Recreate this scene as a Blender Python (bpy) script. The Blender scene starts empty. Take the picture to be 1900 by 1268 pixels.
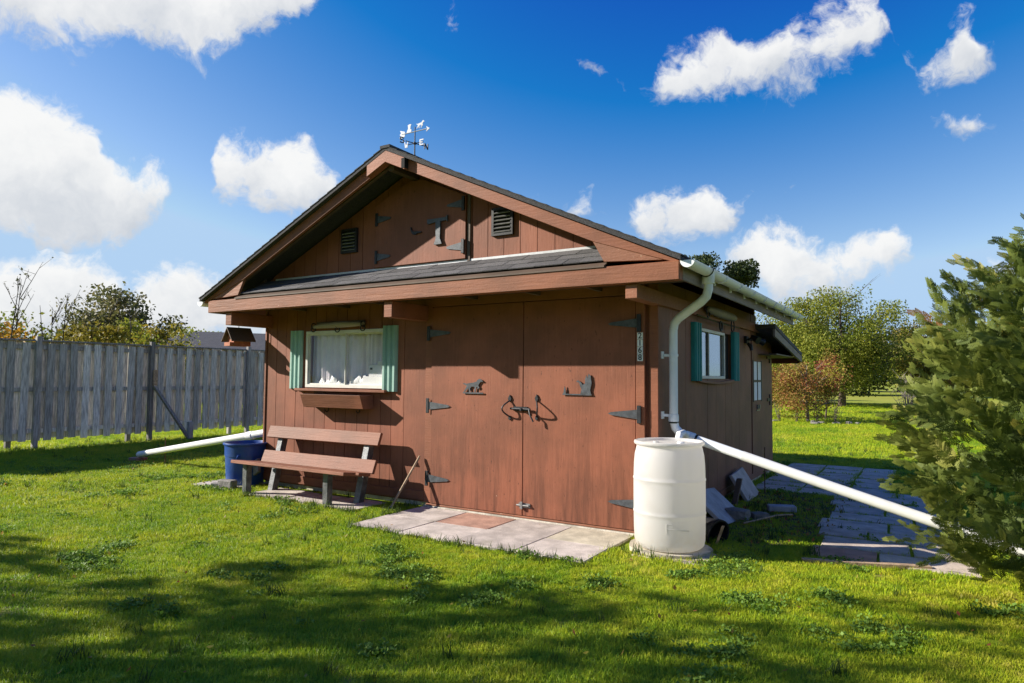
import bpy, bmesh, math, random
import numpy as np
from mathutils import Vector, Matrix
rnd = random.Random(7)
RNG = np.random.default_rng(11)
S = bpy.context.scene
COL = S.collection

# ------------------------------------------------------------------ camera
cam = bpy.data.cameras.new('camera'); camo = bpy.data.objects.new('camera', cam); COL.objects.link(camo)
cam.sensor_width = 36.0; cam.lens = 1242.5 / 1900 * 36; cam.clip_start = .05; cam.clip_end = 6000
yaw, pit, rol = math.radians(31.76), math.radians(3.054), math.radians(.4646)
fw = Vector((-math.sin(yaw) * math.cos(pit), math.cos(yaw) * math.cos(pit), math.sin(pit)))
r0 = Vector((math.cos(yaw), math.sin(yaw), 0)); u0 = r0.cross(fw)
rt = math.cos(rol) * r0 + math.sin(rol) * u0; up = -math.sin(rol) * r0 + math.cos(rol) * u0
CAM = Vector((2.173, -6.15, 1.5))
M = Matrix((rt, up, -fw)).transposed().to_4x4(); M.translation = CAM
camo.matrix_world = M
S.camera = camo

# ------------------------------------------------------------------ sun, sky, exposure
SUN = Vector((2.07, 1.0, -1.09)).normalized()          # direction the light travels
sl = bpy.data.lights.new('sun', 'SUN'); sl.energy = 5.0; sl.angle = math.radians(.53); sl.color = (1.0, .93, .82)
so = bpy.data.objects.new('sun', sl); COL.objects.link(so); so.rotation_euler = SUN.to_track_quat('-Z', 'Y').to_euler()
so.location = (-20, -10, 20)
SUN_EL = math.asin(-SUN.z); SUN_AZ = math.atan2(-SUN.x, -SUN.y)
S.view_settings.view_transform = 'Standard'; S.view_settings.look = 'None'
S.view_settings.gamma = 1.0; S.view_settings.exposure = 1.0
S.view_settings.use_curve_mapping = False
S.render.engine = 'CYCLES'
S.cycles.use_denoising = True
S.cycles.denoising_prefilter = 'NONE'; S.cycles.denoising_input_passes = 'RGB_ALBEDO_NORMAL'
try: S.cycles.denoiser = 'OPENIMAGEDENOISE'
except Exception: pass
S.cycles.max_bounces = 5; S.cycles.diffuse_bounces = 3; S.cycles.glossy_bounces = 3
S.cycles.transparent_max_bounces = 8; S.cycles.transmission_bounces = 4
S.cycles.sample_clamp_indirect = 6
S.cycles.caustics_reflective = False; S.cycles.caustics_refractive = False

class NT:
    """small helper for node trees"""
    def __init__(s, t): s.t = t; s.n = t.nodes; s.l = t.links
    def add(s, typ, ins=None, **kw):
        n = s.n.new(typ)
        for k, v in kw.items(): setattr(n, k, v)
        for k, v in (ins or {}).items(): s.put(n, k, v)
        return n
    def put(s, n, k, v):
        sock = n.inputs[k]
        if isinstance(v, bpy.types.NodeSocket): s.l.new(v, sock)
        elif isinstance(v, bpy.types.Node): s.l.new(v.outputs[0], sock)
        else: sock.default_value = v
    def math(s, op, a, b=None, c=None, clamp=False):
        n = s.add('ShaderNodeMath', operation=op, use_clamp=clamp); s.put(n, 0, a)
        if b is not None: s.put(n, 1, b)
        if c is not None: s.put(n, 2, c)
        return n.outputs[0]
    def vmath(s, op, a, b=None, out=0):
        n = s.add('ShaderNodeVectorMath', operation=op); s.put(n, 0, a)
        if b is not None: s.put(n, 1, b)
        return n.outputs[out]
    def mix(s, f, a, b):
        n = s.add('ShaderNodeMix', data_type='RGBA'); s.put(n, 0, f)
        for k, v in ((6, a), (7, b)):
            if isinstance(v, tuple) and len(v) == 3: v = v + (1,)
            s.put(n, k, v)
        return n.outputs[2]
    def sstep(s, v, a, b):
        n = s.add('ShaderNodeMapRange', interpolation_type='SMOOTHSTEP'); s.put(n, 0, v); s.put(n, 1, a); s.put(n, 2, b)
        return n.outputs[0]
    def noise(s, vec, scale, detail=4, rough=.55, dist=0, out=0):
        n = s.add('ShaderNodeTexNoise', ins={'Scale': scale, 'Detail': detail, 'Roughness': rough, 'Distortion': dist})
        if vec is not None: s.put(n, 'Vector', vec)
        return n.outputs[out]
    def ramp(s, f, stops):
        n = s.add('ShaderNodeValToRGB'); e = n.color_ramp.elements
        while len(e) < len(stops): e.new(1.0)
        for i, (p, c) in enumerate(stops):
            e[i].position = p; e[i].color = tuple(c) + (1,) if len(c) == 3 else c
        s.put(n, 0, f); return n.outputs[0]

w = bpy.data.worlds.new('World'); S.world = w; w.use_nodes = True
t = NT(w.node_tree); t.n.clear()
sky = t.add('ShaderNodeTexSky', sky_type='NISHITA')
sky.sun_disc = False; sky.sun_elevation = SUN_EL; sky.sun_rotation = SUN_AZ
sky.altitude = 300; sky.air_density = 1.0; sky.dust_density = .4; sky.ozone_density = 2.5
sr = t.add('ShaderNodeSeparateColor', ins={0: sky.outputs[0]}); chs = []
for i_, (gain, off) in enumerate(((2.9, -3.05), (2.15, -2.2), (1.42, 1.0))):      # deep clear-air blue: richer contrast from horizon to zenith
    c_ = sr.outputs[i_]
    chs.append(t.math('MINIMUM', t.math('MAXIMUM', t.math('MULTIPLY_ADD', c_, gain, off), t.math('MULTIPLY', c_, (.1, .7, 1)[i_])), (4.3, 6.2, 8.6)[i_]))
hsv = t.add('ShaderNodeCombineColor', ins={0: chs[0], 1: chs[1], 2: chs[2]})
geo = t.add('ShaderNodeTexCoord').outputs['Generated']
dirn = t.vmath('NORMALIZE', geo)
warp = t.add('ShaderNodeTexNoise', ins={'Scale': 9.0, 'Detail': 4.0, 'Roughness': .6, 'Vector': dirn}).outputs['Color']
wv = t.vmath('SCALE', t.vmath('SUBTRACT', warp, (.5, .5, .5))); wv.node.inputs['Scale'].default_value = .085
dw = t.vmath('ADD', dirn, wv)
sx = t.add('ShaderNodeSeparateXYZ', ins={0: dw})
az = t.math('MULTIPLY', t.math('ARCTAN2', sx.outputs[0], sx.outputs[1]), 180 / math.pi)
el = t.math('MULTIPLY', t.math('ARCSINE', sx.outputs[2]), 180 / math.pi)
# cloud banks: (azimuth, top elevation, base elevation) in degrees; the pattern mirrors on round the horizon
HI = [(-70.1, 26.7, 22.3), (-67.1, 27.6, 22.6), (-63.8, 28.6, 23.9), (-60.6, 28.7, 24.1), (-57.6, 29.4, 23.5), (-54.5, 30.7, 25.1), (-51.6, 31.2, 26.9), (-48.6, 31.7, 28.5), (-46.4, 29.9, 31.3), (-40.0, 27.9, 29.8), (-37.0, 29.4, 28.5), (-34.4, 27.8, 30.0), (-20.8, 23.0, 24.0), (-19.0, 24.3, 22.6), (-16.3, 26.0, 22.1), (-14.1, 27.2, 22.5), (-10.8, 25.8, 22.1), (-8.3, 26.0, 22.1), (-5.2, 27.2, 22.6), (-3.3, 27.3, 23.3), (-2.2, 26.3, 24.9), (-1.5, 23.0, 24.0), (-0.5, 22.9, 21.4), (1.2, 23.6, 21.0), (2.8, 24.4, 21.2), (3.6, 22.4, 21.7), (4.4, 21.3, 22.3), (6.0, 20.9, 22.9)]
MID = [(-69.7, 18.7, 9.2), (-68.5, 19.6, 9.0), (-66.6, 19.0, 9.0), (-64.6, 17.7, 9.3), (-63.6, 15.3, 9.4), (-61.9, 14.4, 9.5), (-60.1, 14.1, 11.9), (-59.4, 13.8, 13.2), (-58.7, 12.9, 14.5), (-56.8, 14.7, 16.3), (-56.1, 17.9, 14.0), (-54.5, 18.4, 13.4), (-52.4, 18.1, 13.1), (-50.4, 17.7, 13.1), (-48.2, 17.3, 13.5), (-46.9, 17.0, 14.4), (-45.8, 14.9, 16.6), (-28.1, 13.3, 15.0), (-25.8, 14.4, 13.0), (-24.4, 13.2, 14.5), (-22.1, 12.7, 13.8), (-20.3, 14.9, 11.3), (-17.7, 15.6, 10.8), (-15.5, 15.2, 10.9), (-13.8, 14.3, 11.9), (-12.5, 15.2, 14.3), (-10.9, 13.0, 15.5), (-0.3, 17.2, 19.0), (2.7, 18.3, 17.7), (4.6, 17.7, 17.1), (6.0, 16.5, 17.9)]
LOW = [(-69.3, 7.4, 1.9), (-67.5, 8.3, 2.0), (-65.6, 8.9, 2.1), (-63.7, 8.7, 2.1), (-62.3, 7.7, 2.2), (-61.6, 6.6, 2.2), (-59.5, 7.5, 2.2), (-57.6, 8.5, 2.3), (-55.0, 8.5, 2.4), (-51.7, 7.2, 2.5), (-43.2, 4.4, 2.6), (-29.5, 4.6, 2.3), (-18.2, 4.6, 2.8), (-15.5, 8.1, 9.0), (-14.3, 10.9, 8.5), (-11.7, 12.0, 8.0), (-9.7, 12.1, 6.2), (-7.0, 11.3, 6.5), (-4.7, 10.5, 7.4), (-3.3, 11.1, 7.5), (-1.8, 11.2, 7.8), (-0.8, 10.3, 8.5), (0.0, 8.1, 10.0), (1.1, 5.1, 4.1), (2.4, 5.0, 4.1), (3.4, 7.1, 8.6), (4.9, 8.1, 6.5), (6.0, 8.0, 6.5)]
azf = t.math('DIVIDE', t.math('PINGPONG', t.math('ADD', az, 70.0 + 76 * 4), 76.0), 76.0)
field = None; vert = None
for bank in (HI, MID, LOW):
    rp = t.ramp(azf, [(min(1, max(0, (a + 70) / 76)), (tp / 40, b / 40, 0)) for a, tp, b in bank])
    sp = t.add('ShaderNodeSeparateColor', ins={0: rp})
    tp = t.math('MULTIPLY', sp.outputs[0], 40.0); bt = t.math('MULTIPLY', sp.outputs[1], 40.0)
    fd = t.math('MINIMUM', t.math('SUBTRACT', tp, el), t.math('SUBTRACT', el, bt))
    hv = t.math('DIVIDE', t.math('SUBTRACT', el, bt), t.math('MAXIMUM', t.math('SUBTRACT', tp, bt), 1.0))
    if field is None: field, vert = fd, hv
    else:
        sel = t.math('GREATER_THAN', fd, field)
        mx = t.add('ShaderNodeMix', data_type='FLOAT', ins={0: sel, 2: vert, 3: hv}); vert = mx.outputs[0]
        field = t.math('MAXIMUM', field, fd)
fb = t.noise(dw, 17.0, 9, .66)
dens = t.math('ADD', field, t.math('MULTIPLY', t.math('SUBTRACT', fb, .5), 7.0))
cov = t.sstep(dens, -.5, 1.45)
fb2 = t.noise(dw, 11.0, 6, .62)
lum = t.math('ADD', t.math('MULTIPLY', vert, .55), t.math('MULTIPLY', fb2, .9))
ccol = t.mix(t.sstep(lum, .25, .95), (5.6, 6.0, 6.6), (9.2, 9.2, 9.1))
mixc = t.mix(t.math('MULTIPLY', cov, .97), hsv.outputs[0], ccol)
bg = t.add('ShaderNodeBackground', ins={'Color': mixc, 'Strength': .052})
t.add('ShaderNodeOutputWorld', ins={0: bg})
w.cycles.sampling_method = 'MANUAL'; w.cycles.sample_map_resolution = 512

# ------------------------------------------------------------------ materials
MATS = {}
def new_mat(name):
    m = bpy.data.materials.new(name); m.use_nodes = True
    T = NT(m.node_tree); T.n.clear(); MATS[name] = m
    return m, T
def finish(T, col, rough=.7, bump=None, bstr=.3, metal=0, spec=.4, extra=None):
    b = T.add('ShaderNodeBsdfPrincipled', ins={'Roughness': rough, 'Metallic': metal, 'Specular IOR Level': spec})
    if isinstance(col, tuple) and len(col) == 3: col = col + (1,)
    T.put(b, 'Base Color', col)
    if bump is not None:
        bp = T.add('ShaderNodeBump', ins={'Strength': bstr, 'Distance': .01, 'Height': bump}); T.put(b, 'Normal', bp.outputs[0])
    for k, v in (extra or {}).items(): T.put(b, k, v)
    T.add('ShaderNodeOutputMaterial', ins={0: b}); return b
def coords(T, sc=(1, 1, 1), world=False):
    v = T.add('ShaderNodeNewGeometry').outputs['Position'] if world else T.add('ShaderNodeTexCoord').outputs['Object']
    return T.vmath('MULTIPLY', v, sc)
def orand(T): return T.add('ShaderNodeObjectInfo').outputs['Random']

def plain(name, c, rough=.6, var=.15, scale=8, bstr=.1, metal=0, spec=.4, dirt=None, dirt_amt=.5):
    m, T = new_mat(name); v = coords(T)
    n = T.noise(v, scale, 5, .6); lo = tuple(x * (1 - var) for x in c); hi = tuple(min(1, x * (1 + var)) for x in c)
    col = T.mix(T.sstep(n, .3, .7), lo, hi)
    if dirt:
        d = T.sstep(T.noise(v, scale * .45, 6, .7), .52, .72); col = T.mix(T.math('MULTIPLY', d, dirt_amt), col, dirt)
    finish(T, col, rough, T.noise(v, scale * 6, 3, .5), bstr, metal, spec); return m

def painted(name, c, stretch=(14, 14, 1.0), fade=(1.25, 1.2, 1.2), peel=.0, peelc=(.5, .36, .25), bstr=.25, rough=.62, stain=.0, tone=.16, grain=1.0):
    """weathered house paint over wood: grain along the long axis, faded and dark patches, chips"""
    m, T = new_mat(name); v = coords(T)
    vs = T.vmath('MULTIPLY', v, stretch)
    g = T.noise(vs, 4.0, 6, .65); big = T.noise(v, 1.7, 4, .6)
    col = T.mix(T.sstep(big, .32, .7), tuple(x * .84 for x in c), tuple(x * f for x, f in zip(c, fade)))
    col = T.mix(T.math('MULTIPLY', T.sstep(g, .52, .75), .35 * grain), col, tuple(x * .6 for x in c))
    col = T.mix(T.math('MULTIPLY', T.sstep(g, .5, .28), .22 * grain), col, tuple(min(1, x * 1.5 + .02) for x in c))
    if stain:
        sx = T.noise(T.vmath('MULTIPLY', v, (9, 9, .8)), 1.6, 4, .6)
        z = T.add('ShaderNodeSeparateXYZ', ins={0: v}).outputs[2]
        wet = T.math('MULTIPLY', T.sstep(z, 1.15, .05), T.sstep(sx, .42, .66))
        col = T.mix(T.math('MULTIPLY', wet, stain), col, tuple(x * .42 for x in c))
        sp = T.noise(T.vmath('MULTIPLY', v, (16, 16, 6)), 3.0, 3, .6)
        col = T.mix(T.math('MULTIPLY', T.sstep(sp, .66, .72), stain), col, tuple(x * .35 for x in c))
    if peel:
        p = T.noise(T.vmath('MULTIPLY', v, (5, 5, 3)), 5.0, 6, .75); lim = .76 - .14 * peel
        col = T.mix(T.sstep(p, lim, lim + .03), col, peelc)
    rr = orand(T); k = T.math('MULTIPLY_ADD', rr, tone, 1 - tone * .5)
    col = T.add('ShaderNodeHueSaturation', ins={'Value': k, 'Color': col}).outputs[0]
    finish(T, col, rough, T.math('ADD', g, T.math('MULTIPLY', T.noise(v, 60, 2), .3)), bstr, 0, .3); return m

BR = (.218, .077, .041)
painted('brown_siding', BR, peel=.4, stain=.4)
painted('brown_door', (.222, .077, .040), stretch=(10, 10, .7), stain=.75, peel=.45, tone=.05)
painted('brown_trim', (.225, .082, .042), stretch=(1, 14, 14), peel=.3, bstr=.35, peelc=(.45, .27, .17))
painted('brown_beam', (.21, .079, .038), stretch=(.7, 12, 12), peel=.55, bstr=.4, peelc=(.5, .33, .22), grain=1.5)
painted('brown_side', (.20, .088, .056), stretch=(14, 14, .8), peel=.2)
painted('brown_bench', (.205, .08, .043), stretch=(.8, 14, 14), peel=.15, bstr=.4, grain=1.4)
painted('brown_raw', (.24, .10, .055), stretch=(1.2, 10, 10), peel=.9, bstr=.5)
painted('grey_fascia', (.20, .165, .14), stretch=(12, .7, 12), peel=.8, peelc=(.5, .47, .42), bstr=.5, grain=1.6)
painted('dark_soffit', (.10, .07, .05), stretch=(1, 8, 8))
painted('green_shutter', (.27, .44, .38), stretch=(6, 6, 1), peel=.2, peelc=(.5, .55, .5), fade=(1.15, 1.1, 1.1))
painted('teal_shutter', (.02, .20, .19), stretch=(6, 6, 1), peel=.1)
plain('vinyl_white', (.66, .65, .60), .45, .06, 6, .05, dirt=(.45, .42, .33), dirt_amt=.35)
plain('gutter_white', (.82, .84, .86), .4, .04, 5, .05, dirt=(.48, .46, .38), dirt_amt=.4)
def barrel_mat():
    m, T = new_mat('barrel_white'); v = coords(T)
    d = T.sstep(T.noise(v, 2.2, 6, .7), .5, .75); z = T.add('ShaderNodeSeparateXYZ', ins={0: v}).outputs[2]
    col = T.mix(T.math('MULTIPLY', d, .3), (.70, .685, .665), (.54, .48, .40))
    col = T.mix(T.math('MULTIPLY', T.sstep(z, .28, .05), T.sstep(T.noise(v, 7, 5, .7), .35, .7)), col, (.62, .52, .40))
    b = T.add('ShaderNodeBsdfPrincipled', ins={'Roughness': .4, 'Specular IOR Level': .4, 'Base Color': col})
    bp = T.add('ShaderNodeBump', ins={'Strength': .12, 'Distance': .01, 'Height': T.noise(v, 9, 3)}); T.put(b, 'Normal', bp.outputs[0])
    tl = T.add('ShaderNodeBsdfTranslucent', ins={0: (.95, .93, .90, 1)})
    mx = T.add('ShaderNodeMixShader', ins={0: .48, 1: b, 2: tl}); T.add('ShaderNodeOutputMaterial', ins={0: mx})
barrel_mat()
plain('pipe_white', (.74, .735, .71), .4, .04, 4, .05, dirt=(.48, .44, .36), dirt_amt=.4)
plain('black_iron', (.03, .032, .036), .5, .3, 30, .2, .4)
plain('hinge_metal', (.075, .082, .092), .5, .3, 18, .15, .25)
plain('grey_metal', (.23, .23, .225), .45, .2, 20, .15, .6)
plain('steel_post', (.13, .135, .14), .5, .35, 14, .2, .5, dirt=(.32, .3, .27))
plain('flashing', (.50, .51, .53), .5, .08, 6, .1, .2)
plain('blue_plastic', (.010, .055, .25), .38, .12, 4, .08, dirt=(.06, .1, .2))
plain('black_plastic', (.016, .016, .018), .45, .3, 20, .1)
plain('concrete', (.42, .38, .31), .9, .25, 9, .5, dirt=(.2, .17, .12))
plain('brick_red', (.30, .13, .08), .9, .3, 12, .5, dirt=(.3, .28, .25))
plain('stone_grey', (.21, .195, .175), .9, .3, 9, .6)
plain('dark_void', (.012, .011, .01), .9, .2)
plain('vane_silver', (.50, .52, .55), .35, .06, 12, .05, .3)
plain('plaque_white', (.8, .8, .78), .4, .04)
plain('plaque_black', (.012, .012, .013), .5, .1)
plain('curtain', (.86, .80, .85), .9, .06, 5, .1)
plain('white_box', (.78, .78, .78), .6, .04, 5, .05)
plain('orange_wood', (.33, .105, .045), .7, .25, 14, .3)
plain('house_wall', (.45, .42, .38), .9, .1)
plain('bark', (.085, .062, .045), .95, .4, 12, .8)
plain('bark_grey', (.20, .175, .15), .95, .35, 14, .8)
plain('rust_rod', (.14, .075, .045), .8, .3, 30)
plain('wood_stick', (.40, .28, .18), .8, .3, 20, .3)
painted('weathered_wood', (.27, .235, .20), stretch=(1, 12, 12), peel=.0, bstr=.5, grain=1.6)

def shingle_mat():
    m, T = new_mat('shingle'); v = coords(T, world=True)
    n = T.noise(v, 160, 2, .6); b = T.noise(v, 3, 3)
    col = T.mix(T.sstep(n, .3, .7), (.042, .041, .044), (.155, .15, .152))
    col = T.mix(T.math('MULTIPLY', T.sstep(b, .45, .7), .4), col, (.13, .125, .125))
    k = T.math('MULTIPLY_ADD', orand(T), .5, .75)
    col = T.add('ShaderNodeHueSaturation', ins={'Value': k, 'Color': col}).outputs[0]
    finish(T, col, .92, n, .5, 0, .25)
shingle_mat()
plain('roof_edge', (.05, .048, .05), .92, .3, 60, .4)

def fence_mat(name, c):
    m, T = new_mat(name); v = coords(T, world=True); r = orand(T)
    off = T.add('ShaderNodeCombineXYZ', ins={0: T.math('MULTIPLY', r, 40.0), 2: T.math('MULTIPLY', r, 17.0)}).outputs[0]
    vs = T.vmath('MULTIPLY', T.vmath('ADD', v, off), (16, 16, 1.1))
    g = T.noise(vs, 3.2, 6, .68)
    col = T.mix(T.sstep(g, .3, .72), tuple(x * .5 for x in c), tuple(x * 1.4 for x in c))
    bl = T.noise(T.vmath('MULTIPLY', v, (3, 3, .8)), 2.0, 4, .6)
    col = T.mix(T.math('MULTIPLY', T.sstep(bl, .5, .75), .5), col, (c[0] * .75, c[1] * .72, c[2] * .66))
    k = T.math('MULTIPLY_ADD', r, .7, .62)
    col = T.add('ShaderNodeHueSaturation', ins={'Value': k, 'Color': col}).outputs[0]
    finish(T, col, .85, g, .5, 0, .25)
fence_mat('fence_grey', (.58, .56, .52))
fence_mat('fence_post_wood', (.33, .31, .29))

def slab_mat(name, c, moss=.25):
    m, T = new_mat(name); v = coords(T, world=True)
    a = T.noise(v, 5, 6, .65); f = T.noise(v, 90, 3, .6)
    col = T.mix(T.sstep(a, .3, .72), tuple(x * .72 for x in c), tuple(x * 1.18 for x in c))
    col = T.mix(T.math('MULTIPLY', T.sstep(f, .5, .7), .25), col, tuple(x * .55 for x in c))
    mo = T.sstep(T.noise(v, 2.2, 5, .7), .55, .7)
    col = T.mix(T.math('MULTIPLY', mo, moss), col, (.17, .16, .06))
    k = T.math('MULTIPLY_ADD', orand(T), .22, .9)
    col = T.add('ShaderNodeHueSaturation', ins={'Value': k, 'Color': col}).outputs[0]
    finish(T, col, .9, T.math('ADD', a, f), .35, 0, .25)
slab_mat('slab_grey', (.50, .44, .395)); slab_mat('slab_red', (.46, .27, .20), .1)
slab_mat('slab_dark', (.54, .45, .375), .25); slab_mat('slab_mossy', (.48, .43, .33), .8)
slab_mat('slab_blue', (.36, .37, .40), .1)

def glass_mat(name='glass', tint=(.9, .95, .93), base=.05):
    m, T = new_mat(name)
    ge = T.add('ShaderNodeNewGeometry'); dt = T.math('ABSOLUTE', T.vmath('DOT_PRODUCT', ge.outputs['Normal'], ge.outputs['Incoming'], out=1))
    fr = T.math('MULTIPLY_ADD', T.math('POWER', T.math('SUBTRACT', 1.0, dt, clamp=True), 5.0), .96, .02)
    f = T.math('ADD', fr, base, clamp=True)
    tr = T.add('ShaderNodeBsdfTransparent', ins={0: tint + (1,)})
    gl = T.add('ShaderNodeBsdfGlossy', ins={'Roughness': .012, 'Color': (.95, .95, .95, 1)})
    mx = T.add('ShaderNodeMixShader', ins={0: f, 1: tr, 2: gl}); T.add('ShaderNodeOutputMaterial', ins={0: mx})
glass_mat(tint=(.97, .97, .97), base=0.0); glass_mat('glass_side', (.55, .58, .58), .22)

def leaf_mat(name, stops, trans=.35, rough=.6, vscale=.6):
    """foliage: colour picked per leaf from the 'tone' attribute with a slow drift through the crown"""
    m, T = new_mat(name)
    a = T.add('ShaderNodeAttribute', attribute_name='tone').outputs['Fac']
    n = T.noise(coords(T, world=True), vscale, 3, .6)
    f = T.math('ADD', T.math('MULTIPLY', a, .62), T.math('MULTIPLY', T.math('SUBTRACT', n, .31), .95), clamp=True)
    col = T.ramp(f, stops)
    b = T.add('ShaderNodeBsdfPrincipled', ins={'Roughness': rough, 'Specular IOR Level': .25, 'Base Color': col})
    tl = T.add('ShaderNodeBsdfTranslucent', ins={0: col})
    mx = T.add('ShaderNodeMixShader', ins={0: trans, 1: b, 2: tl}); T.add('ShaderNodeOutputMaterial', ins={0: mx})
leaf_mat('leaf_apple', [(0, (.06, .09, .014)), (.35, (.14, .18, .02)), (.68, (.27, .28, .035)), (1, (.40, .34, .06))], .4)
leaf_mat('leaf_green', [(0, (.025, .045, .012)), (.5, (.06, .085, .02)), (1, (.12, .13, .03))])
leaf_mat('leaf_olive', [(0, (.05, .062, .022)), (.5, (.12, .125, .045)), (1, (.24, .19, .07))])
leaf_mat('leaf_yellow', [(0, (.10, .10, .015)), (.5, (.24, .20, .025)), (1, (.42, .30, .03))])
leaf_mat('leaf_orange', [(0, (.18, .10, .015)), (.5, (.42, .22, .02)), (1, (.55, .33, .04))])
leaf_mat('leaf_red', [(0, (.16, .03, .03)), (.5, (.30, .05, .05)), (1, (.36, .12, .06))], vscale=1.2)
leaf_mat('leaf_mixed', [(0, (.28, .05, .035)), (.3, (.32, .13, .05)), (.5, (.30, .20, .05)), (.7, (.26, .26, .04)), (1, (.55, .43, .03))], .4, vscale=1.3)
leaf_mat('leaf_pine', [(0, (.018, .035, .015)), (.5, (.04, .062, .02)), (1, (.10, .11, .03))], .1)
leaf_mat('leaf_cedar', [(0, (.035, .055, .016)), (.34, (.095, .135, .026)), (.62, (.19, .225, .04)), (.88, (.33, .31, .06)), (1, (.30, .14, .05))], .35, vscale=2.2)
leaf_mat('dry_twig', [(0, (.14, .11, .09)), (1, (.36, .30, .25))], .1)
leaf_mat('clover_leaf', [(0, (.10, .20, .022)), (1, (.22, .34, .05))], .3, vscale=3)
leaf_mat('weed_leaf', [(0, (.03, .055, .012)), (1, (.10, .16, .03))], .35, vscale=3)

def grass_mat():
    m, T = new_mat('grass_blade'); v = coords(T, world=True); r = orand(T)
    a = T.noise(v, .55, 4, .6); b = T.noise(v, 4.5, 5, .7)
    f = T.math('ADD', T.math('MULTIPLY', a, 1.15), T.math('MULTIPLY', b, .8))
    f = T.math('ADD', f, T.math('MULTIPLY', T.math('SUBTRACT', r, .5), .35))
    col = T.ramp(T.math('SUBTRACT', f, .49, clamp=True), [(0, (.085, .20, .012)), (.25, (.19, .345, .013)), (.48, (.35, .46, .015)), (.72, (.53, .55, .03)), (1, (.64, .54, .13))])
    nrm = T.add('ShaderNodeNewGeometry').outputs['Normal']
    up_ = T.vmath('NORMALIZE', T.vmath('ADD', T.vmath('MULTIPLY', nrm, (.55, .55, .55)), (0, 0, .6)))
    bsd = T.add('ShaderNodeBsdfPrincipled', ins={'Roughness': .5, 'Specular IOR Level': .25, 'Base Color': col, 'Normal': up_})
    tl = T.add('ShaderNodeBsdfTranslucent', ins={0: col})
    mx = T.add('ShaderNodeMixShader', ins={0: .35, 1: bsd, 2: tl}); T.add('ShaderNodeOutputMaterial', ins={0: mx})
grass_mat()
def lawn_mat():
    m, T = new_mat('lawn_ground'); v = coords(T, world=True)
    a = T.noise(v, .25, 5, .6); b = T.noise(v, 6, 5, .7); s = T.noise(v, .03, 3)
    f = T.math('ADD', T.math('MULTIPLY', a, .5), T.math('MULTIPLY', b, .5))
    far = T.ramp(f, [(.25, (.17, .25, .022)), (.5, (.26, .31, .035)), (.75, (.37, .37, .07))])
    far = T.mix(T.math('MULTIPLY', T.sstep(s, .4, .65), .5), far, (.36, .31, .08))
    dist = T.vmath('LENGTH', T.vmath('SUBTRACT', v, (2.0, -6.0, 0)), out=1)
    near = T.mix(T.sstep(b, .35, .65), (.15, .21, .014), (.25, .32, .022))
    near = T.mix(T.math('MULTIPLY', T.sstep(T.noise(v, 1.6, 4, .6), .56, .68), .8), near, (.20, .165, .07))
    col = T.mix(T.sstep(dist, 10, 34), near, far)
    finish(T, col, .95, b, .6, 0, .1)
lawn_mat()
def dirt_mat():
    m, T = new_mat('dirt'); v = coords(T, world=True)
    b = T.noise(v, 9, 6, .7)
    finish(T, T.ramp(b, [(.3, (.05, .04, .028)), (.55, (.10, .08, .05)), (.75, (.10, .11, .03))]), .95, b, .8, 0, .1)
dirt_mat()

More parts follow.
